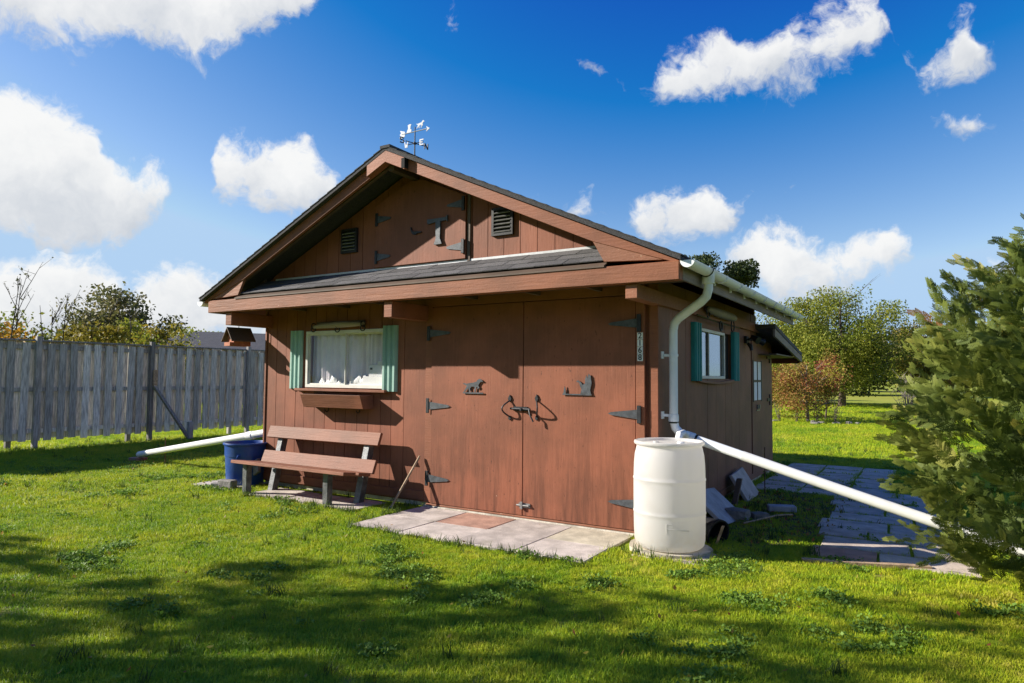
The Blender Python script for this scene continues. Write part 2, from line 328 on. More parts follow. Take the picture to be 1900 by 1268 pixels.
# ------------------------------------------------------------------ mesh helpers
class MB:
    def __init__(s): s.v = []; s.f = []
    def add(s, vs, fs):
        o = len(s.v); s.v += [tuple(x) for x in vs]; s.f += [tuple(i + o for i in q) for q in fs]; return s
    def box(s, x0, x1, y0, y1, z0, z1):
        return s.add([(x0, y0, z0), (x1, y0, z0), (x1, y1, z0), (x0, y1, z0), (x0, y0, z1), (x1, y0, z1), (x1, y1, z1), (x0, y1, z1)],
                     [(0, 3, 2, 1), (4, 5, 6, 7), (0, 1, 5, 4), (1, 2, 6, 5), (2, 3, 7, 6), (3, 0, 4, 7)])
    def obox(s, c, a, b, d):
        c, a, b, d = map(Vector, (c, a, b, d)); vs = []
        for k in (-1, 1):
            for i, j in ((-1, -1), (1, -1), (1, 1), (-1, 1)): vs.append(c + a * i + b * j + d * k)
        return s.add(vs, [(0, 3, 2, 1), (4, 5, 6, 7), (0, 1, 5, 4), (1, 2, 6, 5), (2, 3, 7, 6), (3, 0, 4, 7)])
    def prism(s, pts, axis, a, b):
        """polygon in the two other axes, extruded along axis from a to b"""
        def mk(p, q):
            return {0: (q, p[0], p[1]), 1: (p[0], q, p[1]), 2: (p[0], p[1], q)}[axis]
        n = len(pts); vs = [mk(p, a) for p in pts] + [mk(p, b) for p in pts]
        fs = [tuple(range(n))[::-1], tuple(range(n, 2 * n))] + [(i, (i + 1) % n, n + (i + 1) % n, n + i) for i in range(n)]
        return s.add(vs, fs)
    def tube(s, pts, r, n=10, cap=True):
        pts = [Vector(p) for p in pts]; rs = r if isinstance(r, (list, tuple)) else [r] * len(pts)
        o = len(s.v); ref = None
        for i, p in enumerate(pts):
            d = (pts[min(i + 1, len(pts) - 1)] - pts[max(i - 1, 0)]).normalized()
            if ref is None:
                ref = d.cross(Vector((0, 0, 1)) if abs(d.z) < .9 else Vector((1, 0, 0))).normalized()
            ref = (ref - d * ref.dot(d)).normalized(); bi = d.cross(ref)
            for k in range(n):
                a = 2 * math.pi * k / n; s.v.append(tuple(p + (ref * math.cos(a) + bi * math.sin(a)) * rs[i]))
        for i in range(len(pts) - 1):
            for k in range(n):
                s.f.append((o + i * n + k, o + i * n + (k + 1) % n, o + (i + 1) * n + (k + 1) % n, o + (i + 1) * n + k))
        if cap:
            s.f.append(tuple(o + k for k in range(n))[::-1]); e = o + (len(pts) - 1) * n; s.f.append(tuple(e + k for k in range(n)))
        return s
    def lathe(s, prof, c, n=32, close=False):
        o = len(s.v); c = Vector(c)
        for r, z in prof:
            for k in range(n):
                a = 2 * math.pi * k / n; s.v.append((c.x + r * math.cos(a), c.y + r * math.sin(a), c.z + z))
        for i in range(len(prof) - 1):
            for k in range(n):
                s.f.append((o + i * n + k, o + i * n + (k + 1) % n, o + (i + 1) * n + (k + 1) % n, o + (i + 1) * n + k))
        if close:
            s.f.append(tuple(o + k for k in range(n))[::-1]); e = o + (len(prof) - 1) * n; s.f.append(tuple(e + k for k in range(n)))
        return s
    def torus(s, c, R, r, ax=(1, 0, 0), ay=(0, 0, 1), n=20, m=8, a0=0, a1=2 * math.pi):
        c, ax, ay = Vector(c), Vector(ax).normalized(), Vector(ay).normalized()
        full = abs(a1 - a0 - 2 * math.pi) < 1e-4; N = n if full else n + 1
        pts = [c + (ax * math.cos(a0 + (a1 - a0) * i / n) + ay * math.sin(a0 + (a1 - a0) * i / n)) * R for i in range(N)]
        if full: pts = pts + [pts[0]]
        return s.tube(pts, r, m, not full)
    def mesh(s, name, bevel=0, smooth=False):
        me = bpy.data.meshes.new(name); me.from_pydata(s.v, [], s.f); me.validate()
        bm = bmesh.new(); bm.from_mesh(me)
        bmesh.ops.recalc_face_normals(bm, faces=bm.faces)
        if bevel: bmesh.ops.bevel(bm, geom=bm.edges[:], offset=bevel, segments=1, affect='EDGES', profile=.5, clamp_overlap=True)
        bm.to_mesh(me); bm.free()
        if smooth:
            for p in me.polygons: p.use_smooth = True
            try: me.set_sharp_from_angle(angle=math.radians(40))
            except Exception: pass
        return me
    def build(s, name, mat, parent=None, bevel=0, smooth=False, **tags):
        return place(s.mesh(name, bevel, smooth), name, mat, parent, **tags)

ORG = {}
def place(me, name, mat, parent=None, loc=None, rot=None, **tags):
    o = bpy.data.objects.new(name, me); COL.objects.link(o)
    if mat:
        if not me.materials: me.materials.append(MATS[mat])
    if loc is not None: o.location = loc
    if rot is not None: o.rotation_euler = rot
    if parent is not None:
        o.parent = parent; o.matrix_parent_inverse = Matrix.Translation(ORG.get(parent.name, (0, 0, 0))).inverted()
    for k, v in tags.items(): o[k] = v
    return o
def thing(name, label, cat, loc=(0, 0, 0), group=None):
    o = bpy.data.objects.new(name, None); COL.objects.link(o); o.location = loc; o.empty_display_size = .2
    o['label'] = label; o['category'] = cat
    if group: o['group'] = group
    ORG[o.name] = Vector(loc); return o

def fast_mesh(name, V, F, tone=None, mat=None, smooth=False):
    """V (n,3), F (m,k) numpy; tone per face"""
    V = np.asarray(V, np.float32); F = np.asarray(F, np.int32); k = F.shape[1]
    me = bpy.data.meshes.new(name); me.vertices.add(len(V)); me.vertices.foreach_set('co', V.ravel())
    me.loops.add(F.size); me.loops.foreach_set('vertex_index', F.ravel())
    me.polygons.add(len(F)); me.polygons.foreach_set('loop_start', np.arange(0, F.size, k, dtype=np.int32))
    me.polygons.foreach_set('loop_total', np.full(len(F), k, np.int32)); me.update(calc_edges=True)
    if tone is not None:
        a = me.attributes.new('tone', 'FLOAT', 'FACE'); a.data.foreach_set('value', np.asarray(tone, np.float32))
    if mat: me.materials.append(MATS[mat])
    return me

# ------------------------------------------------------------------ ground
g = MB(); R_ = 1500
xs = [-R_, -60, -20, -8, 0, 8, 20, 60, R_]
o = len(g.v)
for yy in xs:
    for xx in xs: g.v.append((xx, yy, 0))
n_ = len(xs)
for i in range(n_ - 1):
    for j in range(n_ - 1): g.f.append((i * n_ + j, i * n_ + j + 1, (i + 1) * n_ + j + 1, (i + 1) * n_ + j))
g.build('lawn', 'lawn_ground', kind='structure')
g = MB(); pts = []
for k in range(26):
    a = 2 * math.pi * k / 26; pts.append((.66 + .72 * math.cos(a) * (1 + .1 * math.sin(3 * a)), 1.75 + 1.75 * math.sin(a) * (1 + .06 * math.cos(4 * a))))
g.prism(pts, 2, -.02, .004).build('bare_soil', 'dirt', kind='structure')

# ------------------------------------------------------------------ SHED
X0 = -2.83; WX = -5.66; SL = .455; PK = 4.02
YG = -.19           # plane of the upper gable wall, standing forward of the front wall
def rz(x): return PK - SL * abs(x - X0)
shed = thing('garden_shed', 'brown painted wooden garden shed with gable roof and double doors', 'shed', (X0, 2.0, 0))
wall = MB()
# core of the walls behind the siding (opening for the front window)
wx0, wx1, wz0, wz1 = -4.84, -3.44, 1.345, 2.085
wall.box(WX + .02, wx0, .0, .09, .05, 2.6).box(wx1, -.02, .0, .09, .05, 2.6)
wall.box(wx0, wx1, .0, .09, .05, wz0).box(wx0, wx1, .0, .09, wz1, 2.6)
wall.prism([(WX + .02, 2.70), (-.02, 2.70), (-.02, rz(0) - .07), (X0, PK - .07), (WX + .02, rz(WX) - .07)], 1, YG + .001, YG + .06)
wall.box(WX + .02, -.02, YG + .06, .0, 2.70, 2.75)
sy0, sy1, sz0, sz1 = 1.26, 2.78, 1.50, 2.075
wall.box(-.11, -.02, .09, sy0, .06, 2.42).box(-.11, -.02, sy1, 5.45, .06, 2.1).box(-.11, -.02, sy1, 4.3, 2.1, 2.42)
wall.box(-.11, -.02, sy0, sy1, .06, sz0).box(-.11, -.02, sy0, sy1, sz1, 2.42)
wall.box(WX + .02, WX + .11, .09, 5.45, .05, 2.42)
wall.prism([(WX + .02, 2.0), (-.02, 2.0), (-.02, rz(0) - .07), (X0, PK - .07), (WX + .02, rz(WX) - .07)], 1, 4.28, 4.36)
wall.box(WX + .11, -.11, 5.37, 5.45, .06, 2.02)
wall.build('wall', 'brown_siding', shed)
MB().box(WX + .01, -.01, .02, 5.46, -.05, .058).build('foundation', 'concrete', shed, .01)
MB().box(WX + .12, -.12, .1, 5.36, .06, .1).build('floor', 'dark_void', shed)

def front_board(x0, x1, z0, z1f, name='siding_board', mat='brown_siding', y0=-.014, yb=.004):
    g = .0035; a, b = x0 + g, x1 - g
    if callable(z1f):
        pts = [(a, z0), (b, z0), (b, z1f(b))] + ([(X0, z1f(X0))] if a < X0 < b else []) + [(a, z1f(a))]
    else: pts = [(a, z0), (b, z0), (b, z1f), (a, z1f)]
    if max(p[1] for p in pts) - z0 < .03: return
    MB().prism(pts, 1, y0, yb).build(name, mat, shed)
# lower front siding left of the doors
x = WX; k = 0; step = [.17, .2, .19, .205]
edges = [WX + .03]
while edges[-1] < -2.86 - .1: edges.append(min(edges[-1] + step[len(edges) % 4], -2.80))
edges[-1] = -2.80
for a, b in zip(edges[:-1], edges[1:]):
    y0 = -.014 - rnd.random() * .003
    if b > wx0 and a < wx1:
        if a < wx0 - .02: front_board(a, wx0, wz0, wz1, y0=y0)
        if b > wx1 + .02: front_board(wx1, b, wz0, wz1, y0=y0)
        front_board(a, b, .17, wz0, y0=y0); front_board(a, b, wz1, 2.6, y0=y0)
    else: front_board(a, b, .17, 2.6, y0=y0)
MB().box(WX + .03, -2.80, -.03, .0, .07, .175).build('skirt_board', 'brown_trim', shed, .004)
MB().box(WX - .005, WX + .028, -.03, .05, .06, 2.5).build('corner_trim', 'brown_trim', shed, .003)
MB().box(-.075, .012, -.028, -.002, .06, 2.5).build('corner_trim', 'brown_trim', shed, .003)
# gable siding
e2 = [WX + .35]
while e2[-1] < -.3: e2.append(e2[-1] + .205)
for a, b in zip(e2[:-1], e2[1:]): front_board(a, b, 2.765, lambda q: rz(q) - .075, y0=YG - .014, yb=YG + .003)
# big doors
def leaf(x0, x1, name, hx, sgn):
    d = MB().box(x0, x1, -.05, -.016, .055, 2.30).build(name, 'brown_door', shed, .003)
    return d
MB().box(-2.795, -2.70, -.034, .0, .06, 2.4).build('door_jamb', 'brown_trim', shed, .003)
MB().box(-.2, -.112, -.055, .0, .06, 2.4).build('door_jamb', 'brown_trim', shed, .003)
MB().box(-2.70, -.2, -.05, .0, 2.308, 2.45).build('door_header', 'brown_trim', shed, .003)
doorL = leaf(-2.694, -1.464, 'door', 0, 1); doorR = leaf(-1.456, -.206, 'door', 0, 1)
MB().box(-2.75, -.12, -.055, .0, .03, .05).build('door_sill', 'brown_raw', shed, .004)
MB().box(-2.78, -.05, -.075, -.01, -.03, .028).build('threshold', 'concrete', shed, .01)

def hinge(x, z, dirx, L, parent, y=-.052, h=.17, wl=.042):
    """T strap hinge: a tapered strap on the leaf and an upright plate on the jamb"""
    pl = MB().box(x - wl / 2, x + wl / 2, y - .016, y - .002, z - h / 2, z + h / 2)
    o = pl.build('hinge', 'black_iron', parent, .003)
    xx = x + dirx * wl / 2
    s = MB().prism([(xx, z - .045), (xx + dirx * L * .9, z - .014), (xx + dirx * L, z), (xx + dirx * L * .9, z + .014), (xx, z + .045)], 1, y - .009, y - .001)
    for q in (.2, .5, .8): s.lathe([(.006, 0), (.006, .001)], (0, 0, 0), 6) if False else None
    return s.build('hinge_strap', 'hinge_metal', o)
for z in (2.0, 1.165, .335): hinge(-2.738, z, 1, .30, doorL)
for z in (2.03, 1.155, .305): hinge(-.165, z, -1, .30, doorR, -.057)

def iron_handle(x, z, parent):
    b = MB().prism([(x - .012, z + .05), (x + .012, z + .05), (x + .022, z + .085), (x, z + .125), (x - .022, z + .085)], 1, -.064, -.052).build('handle_plate', 'black_iron', parent, .002)
    b2 = MB().prism([(x - .012, z - .10), (x + .012, z - .10), (x + .018, z - .13), (x, z - .15), (x - .018, z - .13)], 1, -.064, -.052)
    b2.build('handle_plate', 'black_iron', parent, .002)
    pts = []
    for i in range(11):
        a = math.pi * i / 10; pts.append((x - .05 * math.sin(a) * (1 if x < -1.46 else -1), -.06 - .075 * math.sin(a), z + .06 - .17 * i / 10))
    MB().tube(pts, .0085, 8).build('handle', 'black_iron', parent, smooth=True)
iron_handle(-1.62, 1.19, doorL); iron_handle(-1.29, 1.20, doorR)
MB().box(-1.57, -1.40, -.066, -.052, 1.145, 1.19).tube([(-1.60, -.075, 1.168), (-1.36, -.075, 1.165)], .012, 8).tube([(-1.37, -.08, 1.16), (-1.33, -.12, 1.10), (-1.30, -.11, 1.04)], .009, 6).lathe([(.0, -.018), (.018, -.01), (.018, .012), (.0, .018)], (-1.46, -.085, 1.16), 10).build('latch', 'black_iron', doorL, smooth=True)
MB().box(-1.50, -1.36, -.062, -.05, .14, .185).tube([(-1.52, -.068, .163), (-1.37, -.068, .163)], .011, 8).box(-1.475, -1.445, -.08, -.06, .125, .2).build('bolt', 'grey_metal', doorR, .002)

# loft door in the gable
loft = MB().prism([(-3.44, 2.797), (-2.10, 2.797), (-2.10, 3.50), (-2.72, 3.77), (-2.94, 3.77), (-3.44, 3.545)], 1, YG - .046, YG - .016).build('loft_door', 'brown_door', shed, .003)
MB().box(-2.088, -2.05, YG - .03, YG, 2.77, rz(-2.05) - .08).build('loft_trim', 'dark_soffit', shed)
for z in (3.375, 2.92): hinge(-3.41, z, 1, .21, loft, YG - .048, .16, .038)
for z in (3.41, 2.935): hinge(-2.13, z, -1, .21, loft, YG - .048, .16, .038)
# louvred vents
for a, b, c, d in ((-1.762, -1.495, 3.005, 3.305), (-4.017, -3.747, 3.02, 3.323)):
    v = MB(); f = .028; y1 = YG - .014
    v.box(a, b, y1 - .031, y1, c, c + f).box(a, b, y1 - .031, y1, d - f, d).box(a, a + f, y1 - .031, y1, c + f, d - f).box(b - f, b, y1 - .031, y1, c + f, d - f)
    v = v.build('vent', 'black_plastic', shed)
    MB().box(a + f, b - f, y1 - .004, y1, c + f, d - f).build('vent_backing', 'dark_void', v)
    n = 6
    for i in range(n):
        z = c + f + (d - c - 2 * f) * (i + .5) / n; q = .012
        MB().prism([(y1 - .006, z + q), (y1 - .040, z - q), (y1 - .036, z - q - .006), (y1 - .004, z + q - .005)], 0, a + f, b - f).build('slat', 'grey_metal', v)

# ---- roof
roof = MB().prism([(X0, PK), (.46, rz(.46)), (.46, rz(.46) - .04), (X0, PK - .042)], 1, -.745, 4.95).prism([(X0 - .001, PK), (-6.12, rz(-6.12)), (-6.12, rz(-6.12) - .04), (X0 - .001, PK - .042)], 1, -.745, 4.95).build('roof', 'roof_edge', shed)
# shingle courses on both slopes, seen only along their edges: joined
sc = MB()
for sgn in (-1, 1):
    k = 0; d = .02
    while d < 3.27:
        xa = X0 + sgn * d; xb = X0 + sgn * min(d + .15, 3.30)
        za, zb = rz(xa) + .004, rz(xb) + .014
        sc.prism([(xa, za), (xb, zb), (xb, zb - .012), (xa, za - .006)], 1, -.752, 4.957); d += .143; k += 1
sc.box(X0 - .07, X0 + .07, -.755, 4.96, PK - .02, PK + .012)
sc.build('shingle_courses', 'roof_edge', roof, kind='stuff')
def under(x): return rz(x) - .041
def rake(sgn):
    f = lambda d: (X0 + sgn * d)
    e = 3.27
    MB().prism([(f(.28), under(f(.28)) - .002), (f(e), under(f(e)) - .002), (f(e), under(f(e)) - .03), (f(2.47), under(f(2.47)) - .128), (f(.28), under(f(.28)) - .128)], 1, -.685, -.645).build('rake_board', 'brown_trim', shed, .003)
    MB().prism([(f(2.46), under(f(2.46)) - .124), (f(2.575), 2.535), (f(3.24), 2.502), (f(3.25), under(f(3.25)) - .03)], 1, -.676, -.64).build('rake_return', 'brown_raw', shed, .003)
    # rafter behind
    MB().prism([(f(.0), under(f(0)) - .004), (f(3.2), under(f(3.2)) - .004), (f(3.2), under(f(3.2)) - .10), (f(.0), under(f(0)) - .13)], 1, -.62, -.58).build('barge_rafter', 'dark_soffit', shed)
rake(-1); rake(1)
MB().prism([(X0 - .275, under(X0 - .275) - .002), (X0, under(X0) - .002), (X0 + .275, under(X0 + .275) - .002), (X0 + .275, under(X0 + .275) - .13), (X0, under(X0) - .13), (X0 - .275, under(X0 - .275) - .13)], 1, -.742, -.645).build('apex_block', 'brown_trim', shed, .003)
MB().box(X0 + .235, X0 + .28, -.746, -.64, under(X0 + .26) - .12, under(X0 + .26) - .012).build('apex_strip', 'dark_void', shed)  # narrow black strip at the right end of the apex block
MB().box(X0 - .04, X0 + .04, -.64, 4.9, PK - .24, PK - .07).build('ridge_beam', 'dark_soffit', shed)
# rafter tails under both eaves
for i in range(10):
    y = -.25 + i * .55
    for sgn in (-1, 1):
        f = lambda d: X0 + sgn * d
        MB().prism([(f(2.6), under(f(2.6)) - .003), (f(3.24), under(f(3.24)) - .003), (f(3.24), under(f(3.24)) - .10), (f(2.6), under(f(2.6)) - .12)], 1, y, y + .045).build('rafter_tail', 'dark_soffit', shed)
MB().box(.415, .437, -.60, 4.90, 2.335, 2.462).build('fascia', 'grey_fascia', shed, .003)
MB().box(-6.09, -6.068, -.60, 4.90, 2.335, 2.462).build('fascia', 'grey_fascia', shed, .003)
# front beam, lookouts, side plates
MB().box(-5.985, .436, -.705, -.605, 2.325, 2.487).build('front_beam', 'brown_beam', shed, .006)
MB().box(-5.665, -5.545, -.66, .0, 2.155, 2.322).build('lookout', 'brown_beam', shed, .004)
MB().box(-2.885, -2.77, -.66, .0, 2.145, 2.322).build('lookout', 'brown_beam', shed, .004)
MB().box(-.06, .05, -.66, 4.78, 2.195, 2.322).build('side_plate', 'grey_fascia', shed, .004).data.materials[0] = MATS['brown_raw']
MB().box(-5.72, -5.60, .02, 4.78, 2.195, 2.322).build('side_plate', 'brown_trim', shed, .004)
for xx in (-4.9, -4.1, -3.4, -2.1, -1.3, -.6):
    MB().box(xx, xx + .045, -.60, .0, 2.36, 2.47).build('joist', 'dark_soffit', shed)
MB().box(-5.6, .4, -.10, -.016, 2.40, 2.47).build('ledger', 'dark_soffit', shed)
# pent roof over the doors
PT = 2.755; PB = 2.497
pent = MB().prism([(YG - .005, PT), (-.715, PB), (-.715, PB - .015), (YG - .005, PT - .025)], 0, -5.42, -.24).build('pent_roof', 'dark_soffit', shed)
sd = Vector((0, -.715 - YG, PB - PT)).normalized(); nn = Vector((0, sd.z, -sd.y))
if nn.z < 0: nn = -nn
shm = MB().obox((0, 0, 0), (.148, 0, 0), tuple(sd * .105), tuple(nn * .0045)).mesh('shingle')
shm.materials.append(MATS['shingle'])
for row in range(3):
    off = .15 * (row % 2)
    for i in range(18):
        xx = -5.36 + i * .3015 - off
        if xx < -5.45 or xx > -.22: continue
        cxx = min(max(xx, -5.28), -.37)
        p = Vector((cxx, YG - .005, PT + .003)) + sd * (.085 + row * .155) + nn * (.013 + .002 * (i % 2) + row * .0008)
        place(shm, 'shingle', None, pent, loc=p, rot=(-.04 + rnd.uniform(-.01, .01), 0, rnd.uniform(-.01, .01)))
y1 = YG - .016
MB().prism([(y1, 2.79), (y1, 2.755), (y1 - .115, 2.687), (y1 - .115, 2.694), (y1 - .006, 2.762), (y1 - .006, 2.79)], 0, -5.25, -.55).build('flashing', 'flashing', shed)
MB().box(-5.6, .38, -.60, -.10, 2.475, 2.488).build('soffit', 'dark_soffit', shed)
# lean-to at the rear
lean = MB().prism([(4.05, 2.30), (6.45, 1.965), (6.45, 1.91), (4.05, 2.24)], 0, WX - .3, .33).build('lean_to_roof', 'shingle', shed)
MB().prism([(4.05, 2.232), (6.47, 1.905), (6.47, 1.80), (4.05, 2.12)], 0, .29, .325).build('lean_to_bargeboard', 'grey_fascia', shed, .003)
MB().box(WX - .3, .29, 6.42, 6.46, 1.78, 1.9).build('lean_to_fascia', 'brown_trim', shed)
MB().box(WX - .2, .28, 4.4, 6.40, 1.868, 1.885).build('lean_to_soffit', 'dark_soffit', shed)
# side siding
def side_board(y0, y1, z0, z1):
    g = .003; MB().box(-.022, .010 - rnd.random() * .003, y0 + g, y1 - g, z0, z1).build('siding_board', 'brown_side', shed)
ye = [.0, .42, .84, 1.26, 1.66, 2.06, 2.46, 2.78, 3.18, 3.58, 3.93]
for a, b in zip(ye[:-1], ye[1:]):
    if a >= sy0 - .01 and b <= sy1 + .01:
        side_board(a, b, .14, sz0); side_board(a, b, sz1, 2.45)
    else: side_board(a, b, .14, 2.45)
MB().box(-.02, .016, .0, 5.45, .06, .138).build('skirt_board', 'brown_side', shed, .003)
sdoor = MB().box(-.015, .018, 3.96, 5.30, .14, 2.14).build('side_door', 'brown_side', shed, .003)
side_board(5.31, 5.46, .14, 2.1); side_board(3.96, 4.3, 2.15, 2.45)
for a, b, c, d in ((4.05, 4.27, 1.49, 1.76), (4.33, 4.55, 1.49, 1.76), (4.05, 4.27, 1.19, 1.455), (4.33, 4.55, 1.19, 1.455)):
    MB().box(.012, .021, a, b, c, d).build('pane', 'white_box', sdoor)
MB().box(.018, .026, 4.285, 4.315, 1.18, 1.77).box(.018, .026, 4.04, 4.56, 1.462, 1.484).box(.018, .028, 4.56, 4.60, 1.17, 1.78).box(.018, .028, 4.0, 4.04, 1.17, 1.78).build('glazing_bar', 'black_plastic', sdoor)
for z in (1.82, 1.15): MB().box(.018, .03, 5.0, 5.2, z, z + .05).box(.018, .035, 5.18, 5.26, z - .06, z + .11).build('hinge', 'black_iron', sdoor)
MB().box(.018, .03, 4.22, 4.42, 1.03, 1.045).box(.018, .045, 4.24, 4.28, 1.06, 1.12).box(.018, .045, 4.34, 4.38, 1.06, 1.12).build('door_handle', 'grey_metal', sdoor)

# ---- front window
win = MB(); f = .05
def frame_xz(m, a, b, c, d, f, y0, y1):
    return m.box(a, b, y0, y1, c, c + f).box(a, b, y0, y1, d - f, d).box(a, a + f, y0, y1, c + f, d - f).box(b - f, b, y0, y1, c + f, d - f)
win = frame_xz(MB(), wx0, wx1, wz0, wz1, .042, -.028, .03).build('window', 'vinyl_white', shed, .003)
frame_xz(MB(), wx0 + .042, -4.12, wz0 + .042, wz1 - .042, .014, -.012, .012).build('sash', 'vinyl_white', win, .002)
frame_xz(MB(), -4.155, wx1 - .042, wz0 + .042, wz1 - .042, .014, .013, .033).build('sash', 'vinyl_white', win, .002)
MB().box(wx0 + .06, -4.14, -.002, .002, wz0 + .06, wz1 - .06).build('pane', 'glass', win)
MB().box(-4.135, wx1 - .06, .022, .026, wz0 + .06, wz1 - .06).build('pane', 'glass', win)
MB().prism([(-5.0 + .03, wz0 - .012), (wx1 + .07, wz0 - .012), (wx1 + .07, wz0 - .045), (-4.97, wz0 - .045)], 1, -.10, -.016).build('window_sill', 'brown_trim', win, .004)
# curtain
NX, NZ = 150, 12; V = []; 
for j in range(NZ + 1):
    for i in range(NX + 1):
        u_ = i / NX; xx = wx0 + (wx1 - wx0) * u_; zz = wz0 - .01 + (wz1 - wz0 + .02) * j / NZ
        dep = .016 * math.sin(u_ * 58 + 2.2 * math.sin(u_ * 9)) + .010 * math.sin(u_ * 131 + 1.3) + .02 * math.sin(u_ * 21 + j * .07)
        V.append((xx, .085 + dep * 1.2, zz))
F = [(j * (NX + 1) + i, j * (NX + 1) + i + 1, (j + 1) * (NX + 1) + i + 1, (j + 1) * (NX + 1) + i) for j in range(NZ) for i in range(NX)]
me = fast_mesh('curtain', V, F)
for p in me.polygons: p.use_smooth = True
place(me, 'curtain', 'curtain', None, label='pleated pale net curtain hanging behind the white front window', category='curtain')
# plastic bag and carton on the sill inside
V = []; F = []; na, nb = 40, 6
for j in range(nb + 1):
    for i in range(na + 1):
        h_ = .05 + .10 * abs(math.sin(i * .9)) * rnd.random() + (.05 if i > 22 else 0) + (.06 if 9 < i < 14 else 0)
        V.append((wx0 + .08 + 1.22 * i / na, .06 - .02 * math.sin(math.pi * j / nb) + rnd.uniform(-.006, .006), wz0 + .008 + h_ * j / nb))
F = [(j * (na + 1) + i, j * (na + 1) + i + 1, (j + 1) * (na + 1) + i + 1, (j + 1) * (na + 1) + i) for j in range(nb) for i in range(na)]
me = fast_mesh('plastic_sheet', V, F)
place(me, 'plastic_sheet', 'white_box', None, label='crumpled white plastic sheet along the inside of the front window sill', category='plastic sheet')
bx = thing('carton', 'small white carton with dark mark inside the front window', 'box', (-3.62, .075, wz0 + .16))
MB().box(-3.76, -3.50, .036, .05, wz0 + .15, wz0 + .30).box(-3.62, -3.50, .037, .049, wz0 + .30, wz0 + .345).build('carton_body', 'white_box', bx, .004)
MB().box(-3.735, -3.70, .033, .036, wz0 + .235, wz0 + .26).build('print', 'hinge_metal', bx)
MB().box(-3.86, -3.48, .035, .05, wz0 + .002, wz0 + .15).build('lower_carton', 'white_box', bx, .004)

def shutter(x0, x1, z0, z1, mat, parent, n=3, y=-.055):
    b = MB(); wv_ = (x1 - x0) / n; pts = [(x0, -.016)]
    for i in range(n):
        a = x0 + i * wv_; pts += [(a + wv_ * .08, y + .02), (a + wv_ * .3, y), (a + wv_ * .7, y), (a + wv_ * .92, y + .02)]
    pts += [(x1, -.016)]
    b.prism(pts, 2, z0, z1); return b.build('shutter', mat, parent, .0015)
shutter(-5.135, -4.90, 1.325, 2.10, 'green_shutter', win); shutter(-3.475, -3.235, 1.315, 2.115, 'green_shutter', win)

# ---- side window
swin = MB()
def frame_yz(m, a, b, c, d, f, x0, x1):
    return m.box(x0, x1, a, b, c, c + f).box(x0, x1, a, b, d - f, d).box(x0, x1, a, a + f, c + f, d - f).box(x0, x1, b - f, b, c + f, d - f)
swin = frame_yz(MB(), sy0, 2.42, sz0, sz1, .035, -.05, .022).build('window', 'vinyl_white', shed, .003)
MB().box(-.03, .012, 1.70, 1.735, sz0 + .036, sz1 - .036).build('mullion', 'grey_metal', swin, .002)
MB().box(-.012, -.006, sy0 + .036, 2.384, sz0 + .036, sz1 - .036).build('pane', 'glass_side', swin)
MB().box(-.045, -.03, 2.425, sy1 - .002, sz0 + .002, sz1 - .002).build('dark_opening_panel', 'dark_void', swin)  # black panel painting in the unlit interior at the open sash
MB().box(-.10, -.09, sy0, sy1, sz0, sz1).build('dark_interior_sheet', 'black_plastic', swin)  # black sheet behind the glass, painting the room's darkness
sb = MB(); pts = [(sy0 - .04 + (sy1 - sy0 + .06) * i / 12, sz0 - .005 - .028 * math.sin(math.pi * i / 12)) for i in range(13)]
sb.prism(pts + [(p[0], p[1] - .03) for p in reversed(pts)], 0, .010, .05).build('window_sill', 'brown_side', swin, .002)
def side_shutter(y0, y1):
    n = 3; wv_ = (y1 - y0) / n; pts = [(.010, y0)]
    for i in range(n):
        a = y0 + i * wv_; pts += [(.05, a + wv_ * .08), (.07, a + wv_ * .3), (.07, a + wv_ * .7), (.05, a + wv_ * .92)]
    pts += [(.010, y1)]
    MB().prism(pts, 2, 1.475, 2.115).build('shutter', 'teal_shutter', swin, .0015)
side_shutter(1.02, 1.26); side_shutter(2.76, 3.0)

# ---- gutters and downpipe (parts of the shed)
def gutter(x, sgn):
    y0, y1 = -.70, 5.05; r = .062; n = 10
    pr = [(x + r * math.cos(math.pi + math.pi * i / n), 2.485 + r * math.sin(math.pi + math.pi * i / n)) for i in range(n + 1)]
    inn = [(x + (r - .004) * math.cos(2 * math.pi - math.pi * i / n), 2.485 + (r - .004) * math.sin(2 * math.pi - math.pi * i / n)) for i in range(n + 1)]
    gt = MB().prism(pr + inn, 1, y0, y1).build('gutter', 'gutter_white', shed, smooth=True)
    for yy in (y0 - .006, y1 + .001): MB().prism([(px_, pz_) for px_, pz_ in pr], 1, yy, yy + .005).build('end_cap', 'gutter_white', gt)
    for i in range(8):
        yy = .35 + i * .62
        a = [(x + (r + .004) * math.cos(math.pi + math.pi * q / n), yy, 2.485 + (r + .004) * math.sin(math.pi + math.pi * q / n)) for q in range(n + 1)]
        b = MB().tube(a, .007, 6); b.box(x - sgn * .085, x - sgn * .05, yy - .015, yy + .015, 2.40, 2.49).build('gutter_bracket', 'gutter_white', gt)
    MB().tube([(x, 0.02, 2.485 - r + .004), (x, .14, 2.485 - r + .004)], .004, 5) 
    return gt
GX = .505
gut = gutter(GX, 1); gutter(-6.165, -1)
dp = MB().tube([(GX, -.08, 2.43), (GX, -.08, 2.31), (GX - .02, -.07, 2.25), (GX - .08, -.05, 2.20), (.17, .10, 2.075), (.125, .12, 2.03), (.11, .125, 1.96), (.11, .125, 1.10), (.125, .13, 1.03), (.165, .145, .985), (.235, .165, .952)], .041, 14)
dpo = dp.build('downpipe', 'gutter_white', shed, smooth=True)
MB().lathe([(.052, 0), (.056, .005), (.056, .1), (.05, .1)], (GX, -.08, 2.36), 14, True).build('outlet', 'gutter_white', dpo, smooth=True)
